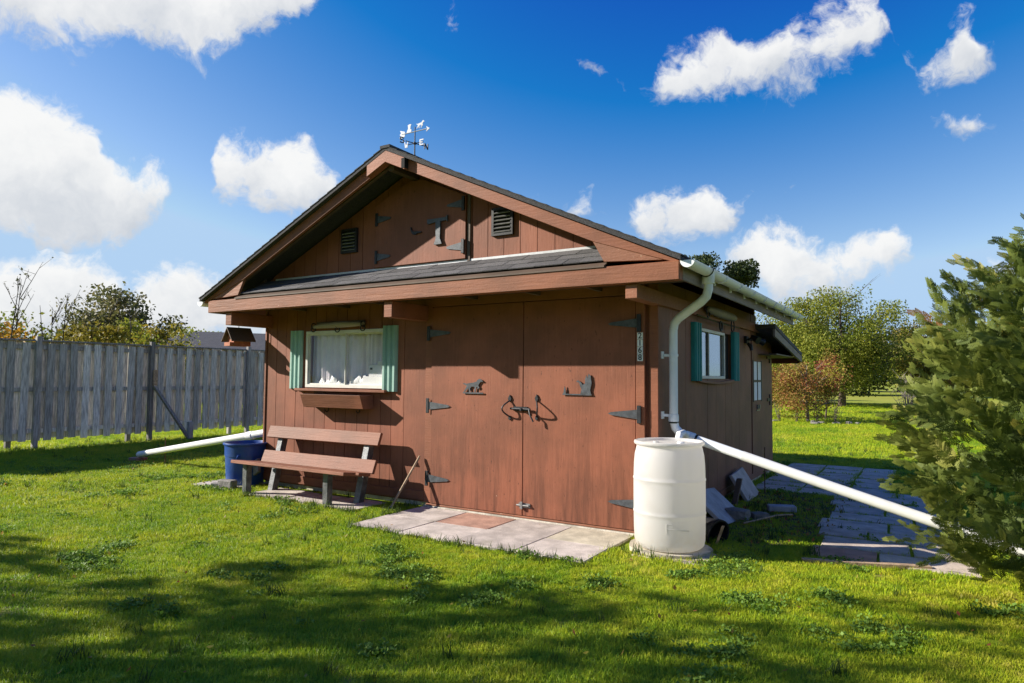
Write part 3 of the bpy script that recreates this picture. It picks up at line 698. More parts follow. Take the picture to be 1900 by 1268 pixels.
MB().torus((GX, -.145, 2.485), .066, .005, (1, 0, 0), (0, 0, 1), 10, 6, math.pi, 2 * math.pi).build('outlet_clip', 'black_plastic', dpo)
for z in (1.71, 1.135):
    MB().lathe([(.043, 0), (.047, .003), (.047, .022), (.043, .025)], (.11, .125, z), 14).box(.015, .07, .11, .14, z, z + .025).box(.008, .02, .06, .12, z - .02, z + .05).build('pipe_clamp', 'gutter_white', dpo)
MB().lathe([(.0425, 0), (.045, .0), (.045, .014), (.0425, .014)], (.11, .125, 1.075), 14).build('seal', 'black_plastic', dpo)
MB().lathe([(.043, 0), (.049, .002), (.049, .05), (.043, .052)], (.11, .125, 1.09), 14).build('collar', 'gutter_white', dpo)
pd = (Vector((2.2, .152, .41)) - Vector((.19, .26, .96))).normalized()
A_ = Vector((.20, .155, .965)); pd = (Vector((2.2, .10, .408)) - A_).normalized(); B_ = A_ + pd * ((A_.z - .05) / -pd.z)
pp = thing('drain_pipe', 'long white drain pipe sloping from the shed corner down into the cedar', 'pipe', (B_.x, B_.y, 0))
def sag(q): return A_.lerp(B_, q) - Vector((0, 0, .012 * math.sin(math.pi * q)))
MB().tube([sag(q) for q in (.02, .06, .1, .15, .2)], .041, 16).build('pipe_run', 'gutter_white', pp, smooth=True)
MB().tube([sag(.165 + .835 * i / 14) for i in range(15)], .044, 16).build('pipe_run', 'pipe_white', pp, smooth=True)
MB().tube([A_ + pd * .02, A_ + pd * .10, A_ + pd * .11], [.05, .05, .044], 16).build('socket', 'gutter_white', pp, smooth=True)
MB().tube([A_ + pd * .115, A_ + pd * .135], .0435, 16).build('seal', 'black_plastic', pp)
MB().tube([A_ + pd * .05, (.22, .07, .99), (.215, -.02, .985), (.205, -.05, .90)], .034, 12).build('branch_spout', 'gutter_white', pp, smooth=True)

# ------------------------------------------------------------------ small things fixed to the shed
def sheet(name, polys, mat, label, cat, x, z, sx, sz, y=-.06, th=.006, tilt=None):
    b = MB()
    for p in polys: b.prism([(x + a * sx, z + c * sz) for a, c in p], 1, y - th, y)
    o = b.build(name, mat); o['label'] = label; o['category'] = cat; return o
dog = [[(.0, .66), (.02, .70), (.20, .66), (.30, .70), (.50, .74), (.66, .80), (.72, .92), (.80, 1.0), (.88, .98), (.98, .86), (.99, .80), (.86, .79), (.80, .66), (.76, .54), (.82, .42), (.74, .30), (.70, .32), (.74, .42), (.66, .44), (.63, .10), (.57, .10), (.58, .46), (.44, .48), (.36, .36), (.38, .12), (.32, .10), (.28, .36), (.18, .24), (.10, .10), (.04, .12), (.12, .30), (.20, .52)], [(.0, 0), (1, 0), (1, .09), (0, .09)]]
sheet('wall_ornament', dog, 'hinge_metal', 'flat dark metal pointing dog ornament on the left shed door', 'ornament', -2.235, 1.315, .275, .165)
duck = [[(0, 0), (1, 0), (1, .06), (0, .06)], [(.03, .06), (.12, .06), (.11, .25), (.08, .42), (.05, .25)], [(.62, .06), (.98, .06), (.95, .25), (1.0, .55), (.97, .9), (.9, 1.0), (.86, .8), (.83, .95), (.78, .75), (.78, .55), (.70, .48), (.64, .60), (.54, .70), (.48, .66), (.50, .62), (.58, .58), (.60, .45), (.66, .28)]]
sheet('wall_ornament', duck, 'hinge_metal', 'flat dark metal duck with raised wings ornament on the right shed door', 'ornament', -.985, 1.325, .325, .215)
sheet('wall_letter', [[(.0, .80), (.0, 1.0), (.06, .97), (.92, .97), (1.0, 1.05), (1.0, .80), (.92, .86), (.66, .84), (.64, .22), (.74, 0), (.34, 0), (.44, .22), (.42, .84), (.06, .80)]], 'hinge_metal', 'dark metal capital letter T on the loft door', 'letter', -2.62, 2.985, .285, .305, YG - .052, .02)
sheet('bird_ornament', [[(0, .9), (.06, 1.0), (.10, .62), (.30, .38), (.62, .40), (1.0, .28), (.98, .2), (.60, .12), (.45, 0), (.22, .06), (.08, .35)]], 'black_iron', 'small black bird ornament beside the letter T on loft door', 'ornament', -2.875, 3.13, .165, .095, YG - .05, .016)
# house number: four tiles
num = thing('house_number', 'vertical white house number plate reading 2168 on door jamb', 'sign', (-.155, -.056, 1.66))
def text_mesh(ch, size):
    cu = bpy.data.curves.new('t', 'FONT'); cu.body = ch; cu.size = size; cu.align_x = 'CENTER'; cu.align_y = 'CENTER'; cu.extrude = .0015; cu.offset = .0008
    ob = bpy.data.objects.new('t', cu); COL.objects.link(ob); dg = bpy.context.evaluated_depsgraph_get()
    me = bpy.data.meshes.new_from_object(ob.evaluated_get(dg)); bpy.data.objects.remove(ob); bpy.data.curves.remove(cu); return me
for i, ch in enumerate('2168'):
    zc = 1.905 - i * .069
    tl = MB().box(-.183, -.127, -.0625, -.0555, zc - .033, zc + .033).build('number_tile', 'plaque_white', num, .001)
    me = text_mesh(ch, .078); dg_ = place(me, 'digit', 'plaque_black', tl, loc=(-.155, -.0635, zc), rot=(math.pi / 2, 0, 0))

# yoke above the front window
yk = thing('singletree', 'dark wooden swingletree with iron rings hung above the front window', 'yoke', (-4.2, -.05, 2.12))
MB().tube([(-4.64, -.075, 2.135), (-4.5, -.08, 2.145), (-4.2, -.085, 2.15), (-3.9, -.08, 2.15), (-3.76, -.075, 2.15)], [.022, .034, .042, .034, .022], 10).build('bar', 'weathered_wood', yk, smooth=True)
MB().box(-4.62, -3.78, -.05, -.016, 2.17, 2.20).build('rail', 'dark_soffit', yk)
for xx, dz in ((-4.64, -.03), (-4.2, -.045), (-3.76, -.04)):
    MB().torus((xx, -.085, 2.135 + dz), .034, .007, (1, .2, 0), (0, 0, 1), 14, 6).torus((xx, -.08, 2.145), .038, .007, (0, 1, 0), (0, 0, 1), 12, 6).build('iron_ring', 'black_iron', yk, smooth=True)
# yoke under the side eave
yk = thing('singletree', 'pale wooden swingletree with iron hoops hung above the side window', 'yoke', (.1, 1.9, 2.15))
MB().tube([(.10, 1.36, 2.285), (.10, 1.5, 2.28), (.10, 2.0, 2.275), (.10, 2.5, 2.275), (.10, 2.62, 2.272)], [.025, .045, .055, .05, .03], 12).build('bar', 'weathered_wood', yk, smooth=True)
MB().tube([(.085, 1.0, 2.19), (.085, 1.9, 2.165), (.085, 2.9, 2.175)], .008, 6).build('rod', 'black_iron', yk)
MB().torus((.10, 1.93, 2.13), .055, .011, (0, .45, 0), (0, 0, 1), 14, 6).build('iron_ring', 'black_iron', yk, smooth=True)
MB().torus((.10, 2.5, 2.17), .075, .008, (0, 1, 0), (0, 0, 1), 18, 6).build('iron_ring', 'black_iron', yk, smooth=True)
MB().torus((.10, 1.38, 2.25), .06, .008, (0, 1, 0), (0, 0, 1), 18, 6).build('iron_ring', 'black_iron', yk, smooth=True)
# security light
sl_ = thing('security_light', 'black twin security floodlight on the side wall by the door', 'lamp', (.02, 3.6, 2.0))
MB().box(.012, .05, 3.5, 3.66, 2.0, 2.1).build('mount', 'black_plastic', sl_, .005)
for dy, dz in ((-.1, .03), (.14, .02)):
    MB().tube([(.05, 3.58 + dy * .3, 2.05), (.10, 3.58 + dy * .7, 2.05 + dz * .5), (.13, 3.58 + dy, 2.05 + dz), (.22, 3.58 + dy * 1.5, 2.0 + dz)], [.012, .015, .035, .055], 10).build('lamp_head', 'black_plastic', sl_, smooth=True)
MB().tube([(.05, 3.56, 2.0), (.09, 3.56, 1.96), (.10, 3.56, 1.9)], [.02, .03, .022], 8).build('sensor', 'black_plastic', sl_, smooth=True)
# window box
pb = thing('window_box', 'brown wooden flower box on brackets below the front window', 'planter', (-4.15, -.12, 1.09))
fx0, fx1 = -4.67, -3.62
MB().prism([(-.255, 1.265), (-.235, 1.265), (-.175, 1.10), (-.195, 1.10)], 0, fx0, fx1).build('front_board', 'brown_bench', pb, .003)
for xx in (fx0 + .001, fx1 - .021): MB().prism([(-.24, 1.262), (-.02, 1.262), (-.02, 1.10), (-.18, 1.10)], 0, xx, xx + .02).build('end_board', 'brown_side', pb)
MB().box(fx0 + .02, fx1 - .02, -.17, -.02, 1.095, 1.112).build('bottom_board', 'brown_side', pb)
MB().box(fx0 + .02, fx1 - .02, -.04, -.018, 1.112, 1.262).build('back_board', 'brown_side', pb)
for xx in (-4.4, -3.85): MB().torus((xx, -.045, 1.07), .03, .006, (0, 1, 0), (0, 0, 1), 10, 5, math.pi, 2.2 * math.pi).build('bracket', 'black_iron', pb)
# birdhouse under the left eave
bh = thing('birdhouse', 'little orange wooden birdhouse with mossy roof hanging under left eave', 'birdhouse', (-5.95, -.15, 1.9))
bx0, by0, bz0 = -5.99, -.22, 1.90
ROTB = Matrix.Translation((bx0, by0, 0)) @ Matrix.Rotation(math.radians(-12), 4, 'Z')
def rb(mb):
    mb.v = [tuple(ROTB @ Vector(v)) for v in mb.v]; return mb
rb(MB().prism([(-.10, bz0), (.10, bz0), (.10, bz0 + .13), (0, bz0 + .24), (-.10, bz0 + .13)], 1, -.11, .13)).build('house_box', 'orange_wood', bh, .002)
for sgn in (-1, 1):
    rb(MB().prism([(0, bz0 + .262), (sgn * .17, bz0 + .075), (sgn * .17, bz0 + .06), (0, bz0 + .245)], 1, -.17, .17)).build('roof_board', 'dark_soffit', bh)
rb(MB().lathe([(.0, -.001), (.03, -.001), (.03, .001), (.0, .001)], (0, 0, 0), 14)) 
h0 = MB(); 
for i in range(14):
    a = 2 * math.pi * i / 14; h0.v.append((.028 * math.cos(a), -.113, bz0 + .12 + .028 * math.sin(a)))
h0.f.append(tuple(range(14))); rb(h0).build('entrance_hole', 'dark_void', bh)
rb(MB().box(-.09, .09, -.16, -.112, bz0 - .0, bz0 + .05)).build('perch', 'orange_wood', bh)
rb(MB().tube([(0, 0, bz0 + .25), (0, 0, 2.45)], .005, 5)).build('hanger', 'black_iron', bh)

# weather vane
VY = -.25; VX = X0
vn = thing('weather_vane', 'silver weather vane with dog and bird on an arrow, on the ridge', 'weather vane', (VX, VY, PK))
MB().tube([(VX + .012, VY, PK + .005), (VX, VY, PK + .06), (VX, VY, 4.40)], [.012, .008, .006], 8).build('rod', 'black_iron', vn)
MB().lathe([(.0, -.02), (.018, -.01), (.018, .01), (.0, .02)], (VX, VY, 4.205), 10).build('hub', 'black_iron', vn, smooth=True)
ca = math.radians(6)
AX = Vector((.30, .95, 0)).normalized()     # axis of N-S arms
BX = Vector((1.0, .05, 0)).normalized()
AR = Vector((1.0, .06, .03)).normalized()
def vsheet(polys, origin, ax, sx, sz, mat, name, th=.004, par=None):
    b = MB(); ax = Vector(ax).normalized(); nr = ax.cross(Vector((0, 0, 1))).normalized()
    for p in polys:
        n = len(p); o = len(b.v)
        for s_ in (-1, 1):
            for a, c in p: b.v.append(tuple(Vector(origin) + ax * a * sx + Vector((0, 0, 1)) * c * sz + nr * s_ * th / 2))
        b.f.append(tuple(o + i for i in range(n))); b.f.append(tuple(o + n + i for i in range(n))[::-1])
        for i in range(n): b.f.append((o + i, o + (i + 1) % n, o + n + (i + 1) % n, o + n + i))
    return b.build(name, mat, par or vn)
H4 = Vector((VX, VY, 4.205))
MB().tube([H4 - AX * .13, H4 + AX * .13], .005, 6).tube([H4 - BX * .12, H4 + BX * .12], .005, 6).build('arms', 'black_iron', vn)
Sl = [[(0, .1), (.15, 0), (.8, 0), (1, .15), (1, .5), (.8, .6), (.3, .6), (.25, .85), (.75, .85), (.85, .75), (1, .85), (.85, 1), (.15, 1), (0, .85), (0, .6), (.2, .45), (.75, .45), (.75, .15), (.25, .15), (.1, .25)]]
Nl = [[(0, 0), (.22, 0), (.22, .65), (.78, 0), (1, 0), (1, 1), (.78, 1), (.78, .35), (.22, 1), (0, 1)]]
Wl = [[(0, 1), (.2, 1), (.32, .35), (.5, .8), (.68, .35), (.8, 1), (1, 1), (.8, 0), (.6, 0), (.5, .35), (.4, 0), (.2, 0)]]
El = [[(0, 0), (1, 0), (1, .2), (.25, .2), (.25, .4), (.8, .4), (.8, .6), (.25, .6), (.25, .8), (1, .8), (1, 1), (0, 1)]]
for polys, p, ax_, col_ in ((Sl, H4 - AX * .20, AX, 'black_iron'), (Nl, H4 + AX * .13, AX, 'black_iron'), (Wl, H4 - BX * .15, BX, 'vane_silver'), (El, H4 + BX * .07, BX, 'vane_silver')):
    vsheet(polys, p - Vector((0, 0, .035)), ax_, .055, .07, col_, 'compass_letter', .008)
Z4 = Vector((VX, VY, 4.345)); ah = Vector((AR.x, AR.y, 0)).normalized()
MB().tube([Z4 - AR * .19, Z4 + AR * .17], .006, 6).build('arrow_shaft', 'vane_silver', vn)
tp_ = Z4 + AR * .16
vsheet([[(0, -.5), (1, 0), (0, .5), (.25, 0)]], tp_, ah, .05, .065, 'vane_silver', 'arrow_head', .006)
vsheet([[(0, -1), (.4, -.8), (1, -.5), (1, .5), (.5, .7), (0, .9), (.2, .3), (-.05, 0), (.2, -.4)]], Z4 - AR * .215, ah, .07, .055, 'vane_silver', 'arrow_tail', .006)
vsheet(dog[:1], Z4 + ah * .02 + Vector((0, 0, .02)), ah, .115, .095, 'vane_silver', 'dog_figure', .006)
vsheet([[(.1, 0), (.8, 0), (.9, .3), (.7, .4), (.72, .7), (.85, .95), (.6, 1), (.3, .9), (.35, .5), (.2, .25)]], Z4 - ah * .13 + Vector((0, 0, .0)), ah, .09, .10, 'vane_silver', 'bird_figure', .006)

# ------------------------------------------------------------------ bench
bn = thing('garden_bench', 'weathered brown plank bench on dark steel posts below the front window', 'bench', (-4.3, -.5, 0))
bl, brx = -5.31, -3.33
def plank(c, hx, along, th, name, mat='brown_bench'):
    a = Vector(along).normalized(); n = Vector((1, 0, 0)).cross(a)
    MB().obox(c, (hx, 0, 0), tuple(a * Vector(along).length), tuple(n * th)).build(name, mat, bn, .004)
xm = (bl + brx) / 2; hx = (brx - bl) / 2
plank((xm, -.195, .752), hx, (0, .028, .074), .020, 'back_plank')
plank((xm + .01, -.285, .438), hx, (0, .030, .074), .020, 'back_plank')
plank((xm, -.68, .402), hx, (0, .095, -.012), .020, 'seat_plank')
plank((xm + .015, -.46, .372), hx, (0, .095, -.012), .020, 'seat_plank')
def post(p0, p1, hw, name):
    p0, p1 = Vector(p0), Vector(p1); d = (p1 - p0) / 2; a = Vector((1, 0, 0)); b = d.normalized().cross(a)
    MB().obox((p0 + p1) / 2, tuple(a * hw), tuple(b * hw), tuple(d)).build(name, 'steel_post', bn, .004)
post((-5.16, -.64, -.02), (-5.16, -.64, .385), .04, 'leg'); post((-3.74, -.62, -.02), (-3.74, -.62, .385), .04, 'leg')
post((-5.10, -.30, -.02), (-5.10, -.125, .76), .045, 'leg'); post((-3.54, -.33, -.02), (-3.54, -.135, .76), .045, 'leg')
for xx in (-5.12, -3.6):
    MB().obox((xx, -.49, .352), (.025, 0, 0), (0, .2, -.026), (0, .002, .014)).build('seat_bearer', 'steel_post', bn)
# ------------------------------------------------------------------ stake leaning by the door
st = MB().tube([(-3.02, -.36, -.01), (-2.84, -.06, .58)], .014, 8).build('stake', 'wood_stick', smooth=True); st['label'] = 'thin wooden stake leaning on the wall beside the double doors'; st['category'] = 'stake'
# ------------------------------------------------------------------ white barrel
BC = (.225, -.355, 0.035)
bar = thing('plastic_barrel', 'white plastic drum standing at the front corner of the shed', 'barrel', BC)
prof = [(.0, .0), (.23, .0), (.268, .008), (.293, .03), (.302, .07), (.306, .16), (.3075, .27), (.308, .295), (.312, .303), (.312, .312), (.308, .32), (.3085, .345), (.309, .43), (.309, .555), (.3088, .58), (.313, .588), (.313, .597), (.308, .605), (.3075, .63), (.305, .72), (.298, .80), (.286, .852), (.281, .872), (.284, .882), (.299, .888), (.305, .898), (.303, .914), (.291, .920), (.279, .914), (.275, .894), (.0, .888)]
MB().lathe(prof, BC, 64).build('drum', 'barrel_white', bar, smooth=True)
MB().lathe([(.0, .89), (.032, .89), (.032, .908), (.026, .912), (.0, .912)], (BC[0] + .10, BC[1] + .02, BC[2]), 16).build('bung', 'plaque_white', bar, smooth=True)
MB().lathe([(.0, .89), (.026, .89), (.026, .905), (.0, .907)], (BC[0] - .13, BC[1] + .03, BC[2]), 16).build('bung', 'barrel_white', bar, smooth=True)
em = MB(); 
def onb(a, z): a = math.radians(a); return (BC[0] + .3075 * math.sin(a), BC[1] - .3075 * math.cos(a), BC[2] + z)
for (a, z, b, c) in ((14, .25, 14, .17), (14, .25, 22, .25), (14, .21, 50, .195), (22, .25, 24, .235)): em.tube([onb(a + (b - a) * i / 6, z + (c - z) * i / 6) for i in range(7)], .003, 5)
em.build('moulded_mark', 'barrel_white', bar)
bs = MB(); pts = [(BC[0] + .36 * math.cos(a) * (1 + .03 * math.sin(5 * a)), BC[1] + .33 * math.sin(a)) for a in [2 * math.pi * i / 20 for i in range(20)]]
bs.prism(pts, 2, -.03, .035).build('paving_stone', 'slab_mossy', label='round flat stepping stone under the white drum', category='paving slab')
# ------------------------------------------------------------------ blue bin
BB = (-5.83, -.17, 0)
bb = thing('waste_bin', 'blue plastic bin standing at the left corner of the shed', 'bin', BB)
MB().lathe([(.0, .0), (.235, .0), (.24, .01), (.262, .40), (.268, .40), (.272, .53), (.275, .55), (.292, .553), (.295, .565), (.290, .578), (.275, .578), (.266, .555), (.25, .3), (.228, .03), (.0, .03)], BB, 48).build('bin_body', 'blue_plastic', bb, smooth=True)
for sgn in (1,):
    MB().tube([(BB[0] + .16, BB[1] - .23, .42), (BB[0] + .19, BB[1] - .27, .40), (BB[0] + .19, BB[1] - .27, .34), (BB[0] + .16, BB[1] - .23, .32)], .014, 8).build('handle', 'blue_plastic', bb, smooth=True)
def rock(name, c, s, mat, label, seed, rot=0, cat='stone', group=None):
    bm = bmesh.new(); bmesh.ops.create_cube(bm, size=1); bmesh.ops.subdivide_edges(bm, edges=bm.edges[:], cuts=2, use_grid_fill=True)
    rr = random.Random(seed); Rm = Matrix.Rotation(rot, 3, 'Z')
    for v in bm.verts:
        p = v.co.copy(); L = p.length; p = p * (.55 / L * .5 + .5 * .95); p += Vector((rr.uniform(-.04, .04), rr.uniform(-.04, .04), rr.uniform(-.04, .04)))
        v.co = Rm @ Vector((p.x * s[0], p.y * s[1], p.z * s[2])) + Vector(c)
    me = bpy.data.meshes.new(name); bm.to_mesh(me); bm.free()
    o = place(me, name, mat, None, label=label, category=cat)
    if group: o['group'] = group
    return o
def block(name, c, s, rot, mat, label, cat, bev=.008, tiltx=0):
    Rm = Matrix.Rotation(rot, 3, 'Z') @ Matrix.Rotation(tiltx, 3, 'X')
    o = MB().obox(c, tuple(Rm @ Vector((s[0] / 2, 0, 0))), tuple(Rm @ Vector((0, s[1] / 2, 0))), tuple(Rm @ Vector((0, 0, s[2] / 2)))).build(name, mat, None, bev)
    o['label'] = label; o['category'] = cat; return o
block('concrete_block', (-5.66, -.56, .075), (.24, .12, .10), .15, 'stone_grey', 'grey concrete block on top of another beside the blue bin', 'block', .012)
block('concrete_block', (-5.70, -.57, .012), (.36, .2, .03), .05, 'slab_mossy', 'flat stone lying under the grey block beside the blue bin', 'block', .006)
block('concrete_block', (-5.86, -.58, .045), (.12, .10, .06), .4, 'stone_grey', 'small grey stone next to the block by the blue bin', 'block', .01)
block('paving_slab', (-5.98, -.30, .006), (.8, .6, .03), .1, 'slab_grey', 'worn grey slab the blue bin stands on', 'paving slab', .006)
tv = MB().obox((-5.50, -.24, .27), (.05, 0, .03), (0, .03, 0), (-.02, 0, .09)).build('trowel_holder', 'steel_post', None, .01); tv['label'] = 'small grey metal box between the blue bin and the bench'; tv['category'] = 'metal box'
# left drain pipe, brick, rod
lp = thing('drain_pipe', 'white drain pipe lying from shed toward the fence, resting on a brick', 'pipe', (-9.39, .36, 0))
MB().tube([(-5.72, .12, .70), (-5.84, .10, .68), (-9.39, .36, .12)], .052, 16).build('pipe_run', 'pipe_white', lp, smooth=True)
MB().tube([(-6.05, .114, .645), (-6.18, .123, .625)], .06, 16).build('socket', 'pipe_white', lp, smooth=True)
block('brick', (-9.42, .36, .032), (.26, .14, .075), .5, 'brick_red', 'weathered brick under the end of the left drain pipe', 'brick', .008)
o = MB().tube([(-8.63, .37, -.02), (-8.64, .37, .45)], .009, 6).build('metal_rod', 'rust_rod'); o['label'] = 'thin rusty metal rod standing in the lawn by the left drain pipe'; o['category'] = 'rod'

# ------------------------------------------------------------------ paving
pv = bpy.data.objects.new('front_patio', None); COL.objects.link(pv); pv['kind'] = 'structure'; pv.location = (-1.5, -.65, 0); ORG[pv.name] = Vector(pv.location)
def slab(parent, x0, x1, y0, y1, mat, z=.022, skew=.0):
    j = lambda: rnd.uniform(-.006, .006)
    b = MB().prism([(x0 + j(), y0 + j()), (x1 + j(), y0 + j()), (x1 + j() + skew, y1 + j()), (x0 + j() + skew, y1 + j())], 2, -.03, z + rnd.uniform(-.004, .004))
    return b.build('paving_slab', mat, parent, .004)
cols = [-2.78, -2.14, -1.50, -.86, -.20]
for i in range(4):
    for j in range(2):
        mt = 'slab_red' if (i == 1 and j == 1) else ('slab_mossy' if i == 3 and j == 1 else 'slab_grey')
        slab(pv, cols[i] + .006, cols[i + 1] - .006, [-1.21, -.645][j], [-.655, -.09][j], mt)
slab(pv, .02, .62, -.72, -.30, 'slab_dark', .008)
bp_ = bpy.data.objects.new('bench_paving', None); COL.objects.link(bp_); bp_['kind'] = 'structure'; bp_.location = (-4.3, -.45, 0); ORG[bp_.name] = Vector(bp_.location)
for a, b in ((-5.15, -4.5), (-4.49, -3.86), (-3.85, -3.25)): slab(bp_, a + .006, b - .006, -.70, -.14, 'slab_grey', .014)
sp_ = bpy.data.objects.new('side_path', None); COL.objects.link(sp_); sp_['kind'] = 'structure'; sp_.location = (1.8, 2.0, 0); ORG[sp_.name] = Vector(sp_.location)
PATH = []
y = .10; k = 0
while y < 3.9:
    h_ = [.42, .46, .40, .5][k % 4]; cut = [1.80, 2.0, 1.72, 1.92, 2.08][k % 5]
    sh_ = .05 * math.sin(k * 1.7) - .04 * y
    for a, b in ((1.30 + sh_, cut + sh_), (cut + .02 + sh_, 2.5 + sh_)):
        PATH.append((a, b, y, y + h_)); slab(sp_, a, b, y, y + h_ - .03, 'slab_red' if (k == 0 and a < 1.5) else 'slab_dark', .018, -.02)
    y += h_; k += 1
y = 3.45; k = 0
while y < 6.5:
    h_ = [.5, .42, .48][k % 3]
    for i, (a, b) in enumerate(((.10, .66), (.68, 1.22), (1.24, 1.72))):
        if y < 3.9 and i == 2: continue
        PATH.append((a, b, y, y + h_)); slab(sp_, a + .01 * (k % 3), b, y, y + h_ - .03, 'slab_dark', .016)
    y += h_; k += 1
o = MB().obox((1.72, .03, .018), (.45, .16, 0), (-.010, .028, 0), (0, 0, .016)).build('pale_strip', 'wood_stick', None, .003); o['label'] = 'thin pale strip along the front of the side path'; o['category'] = 'board'  # narrow pale strip ahead of the first slab row
# slabs, boards and pots left along the side wall
def lean_slab(y0, y1, zt, x0, th, mat, label, tw=0):
    o = MB().obox(((x0 + .05) / 2 + .02, (y0 + y1) / 2, zt / 2), (0, (y1 - y0) / 2, tw), ((x0 - .05) / 2, 0, -zt / 2), (th, 0, th * .4)).build('paving_slab', mat, None, .005)
    o['label'] = label; o['category'] = 'paving slab'; return o
lean_slab(.72, 1.60, .30, .40, .022, 'slab_blue', 'large bluish slab leaning on the side wall behind the drum', -.04)
lean_slab(2.42, 3.0, .32, .26, .02, 'slab_grey', 'small pale slab leaning on the side wall below the door', .02)
o = MB().obox((.22, 2.12, .15), (.03, 0, 0), (0, .03, 0), (.02, .06, .16)).build('board', 'dark_soffit', None, .004); o['label'] = 'dark short board propped between the two leaning slabs'; o['category'] = 'board'
pt = thing('plant_pot', 'black plastic pot lying on its side behind the white drum', 'pot', (.62, .18, 0))
ptm = MB().lathe([(.0, .0), (.09, .0), (.125, .22), (.135, .22), (.135, .25), (.118, .25), (.085, .02), (.0, .02)], (0, 0, 0), 24)
Rm = Matrix.Translation((.31, .24, .125)) @ Matrix.Rotation(math.radians(62), 4, 'Z') @ Matrix.Rotation(math.radians(100), 4, 'X')
ptm.v = [tuple(Rm @ Vector(v)) for v in ptm.v]; ptm.build('pot_body', 'black_plastic', pt, smooth=True)
o = MB().obox((.56, .02, .09), (.012, 0, 0), (0, .006, 0), (.04, -.02, .10)).build('wood_offcut', 'wood_stick', None, .002); o['label'] = 'pale wooden offcut leaning on the black pot'; o['category'] = 'offcut'
block('wood_offcut', (.75, 1.95, .05), (.30, .12, .07), .4, 'slab_blue', 'grey broken slab piece lying in the weeds below the side window', 'block', .01)
o = MB().tube([(.55, 1.0, .03), (.78, 1.5, .05), (.9, 1.75, .03)], .009, 6).build('twig', 'wood_stick'); o['label'] = 'dry bent twig lying in the weeds beside the shed'; o['category'] = 'twig'
o = MB().tube([(.36, 3.02, -.02), (.365, 3.02, .62)], .007, 6).build('metal_rod', 'rust_rod'); o['label'] = 'thin metal rod standing upright in front of the side door'; o['category'] = 'rod'
rock('stone', (.42, 1.25, .05), (.28, .22, .16), 'stone_grey', 'brown lumpy stone under the large leaning slab', 5)
rock('stone', (.62, 1.42, .03), (.2, .14, .1), 'stone_grey', 'low stone lying beside the lumpy brown one', 6, .6)

# ------------------------------------------------------------------ fence
FX = -12.9
fn = thing('board_fence', 'tall weathered grey board fence behind the lawn', 'fence', (FX, 2.5, 0))
bdm = MB().box(-.010, .010, -.07, .07, -.97, .97).mesh('board', .003); bdm.materials.append(MATS['fence_grey'])
bdw = MB().box(-.010, .010, -.092, .092, -.97, .97).mesh('board', .003); bdw.materials.append(MATS['fence_grey'])
y = -3.2; i = 0
while y < 10.5:
    place(bdm, 'fence_board', None, fn, loc=(FX + .035 + rnd.uniform(0, .008), y + rnd.uniform(-.022, .022), 1.160 + rnd.uniform(-.03, .008)), rot=(rnd.uniform(-.014, .014), rnd.uniform(-.006, .006), rnd.uniform(-.10, .10)))
    place(bdw, 'fence_board', None, fn, loc=(FX - .035, y + .115 + rnd.uniform(-.01, .01), 1.165 + rnd.uniform(-.02, .02)), rot=(rnd.uniform(-.008, .008), 0, rnd.uniform(-.04, .04)))
    y += .228; i += 1
for z in (.36, 1.18, 2.02): MB().box(FX - .022, FX + .022, -3.3, 10.6, z - .04, z + .04).build('rail', 'fence_grey', fn, .003)
MB().box(FX - .075, FX + .075, -3.3, 10.6, 2.137, 2.17).build('cap_board', 'fence_post_wood', fn, .004)
for y in (-2.2, .2, 2.5, 5.05, 7.5, 9.9):
    MB().box(FX + .046, FX + .135, y - .045, y + .045, -.05, 2.235).build('post', 'fence_post_wood', fn, .006)
    MB().box(FX - .135, FX - .048, y - .43, y - .34, -.05, 2.1).build('post', 'fence_post_wood', fn, .006)
MB().box(FX + .14, FX + .18, 2.50, 2.60, 1.25, 1.6).build('brace_cleat', 'wood_stick', fn, .004)
MB().obox((FX + .42, 2.82, .62), (.035, 0, .01), (0, .035, 0), (.25, .28, -.60)).build('brace', 'fence_post_wood', fn, .004)
MB().box(FX + .62, FX + .74, 3.05, 3.15, -.05, .42).build('brace_stub', 'fence_post_wood', fn, .005)
# ------------------------------------------------------------------ neighbour's house beyond the fence
nb = thing('neighbour_house', 'low house with dark grey hipped roof beyond the fence', 'house', (-31.5, 20.5, 0))
d1 = Vector((.55, .835, 0)); d2 = Vector((-.835, .55, 0)); c0 = Vector((-30.8, 20.0, 0)); hl, hw = 7.0, 3.6
def hp(a, b, z): return tuple(c0 + d1 * a + d2 * b + Vector((0, 0, z)))
MB().add([hp(-hl, -hw, 0), hp(hl, -hw, 0), hp(hl, hw, 0), hp(-hl, hw, 0), hp(-hl, -hw, 2.75), hp(hl, -hw, 2.75), hp(hl, hw, 2.75), hp(-hl, hw, 2.75)], [(0, 1, 5, 4), (1, 2, 6, 5), (2, 3, 7, 6), (3, 0, 4, 7), (4, 5, 6, 7)]).build('wall', 'house_wall', nb)
e_ = .5
rf = MB().add([hp(-hl - e_, -hw - e_, 2.72), hp(hl + e_, -hw - e_, 2.72), hp(hl + e_, hw + e_, 2.72), hp(-hl - e_, hw + e_, 2.72), hp(-hl + 3, 0, 3.95), hp(hl - 3, 0, 3.95)], [(0, 1, 5, 4), (1, 2, 5), (2, 3, 4, 5), (3, 0, 4), (3, 2, 1, 0)]).build('roof', 'shingle', nb)
MB().obox(tuple(c0 - d2 * (hw + e_ + .02) + Vector((0, 0, 2.68))), tuple(d1 * (hl + e_)), tuple(d2 * .03), (0, 0, .06)).build('eave_fascia', 'vinyl_white', nb)

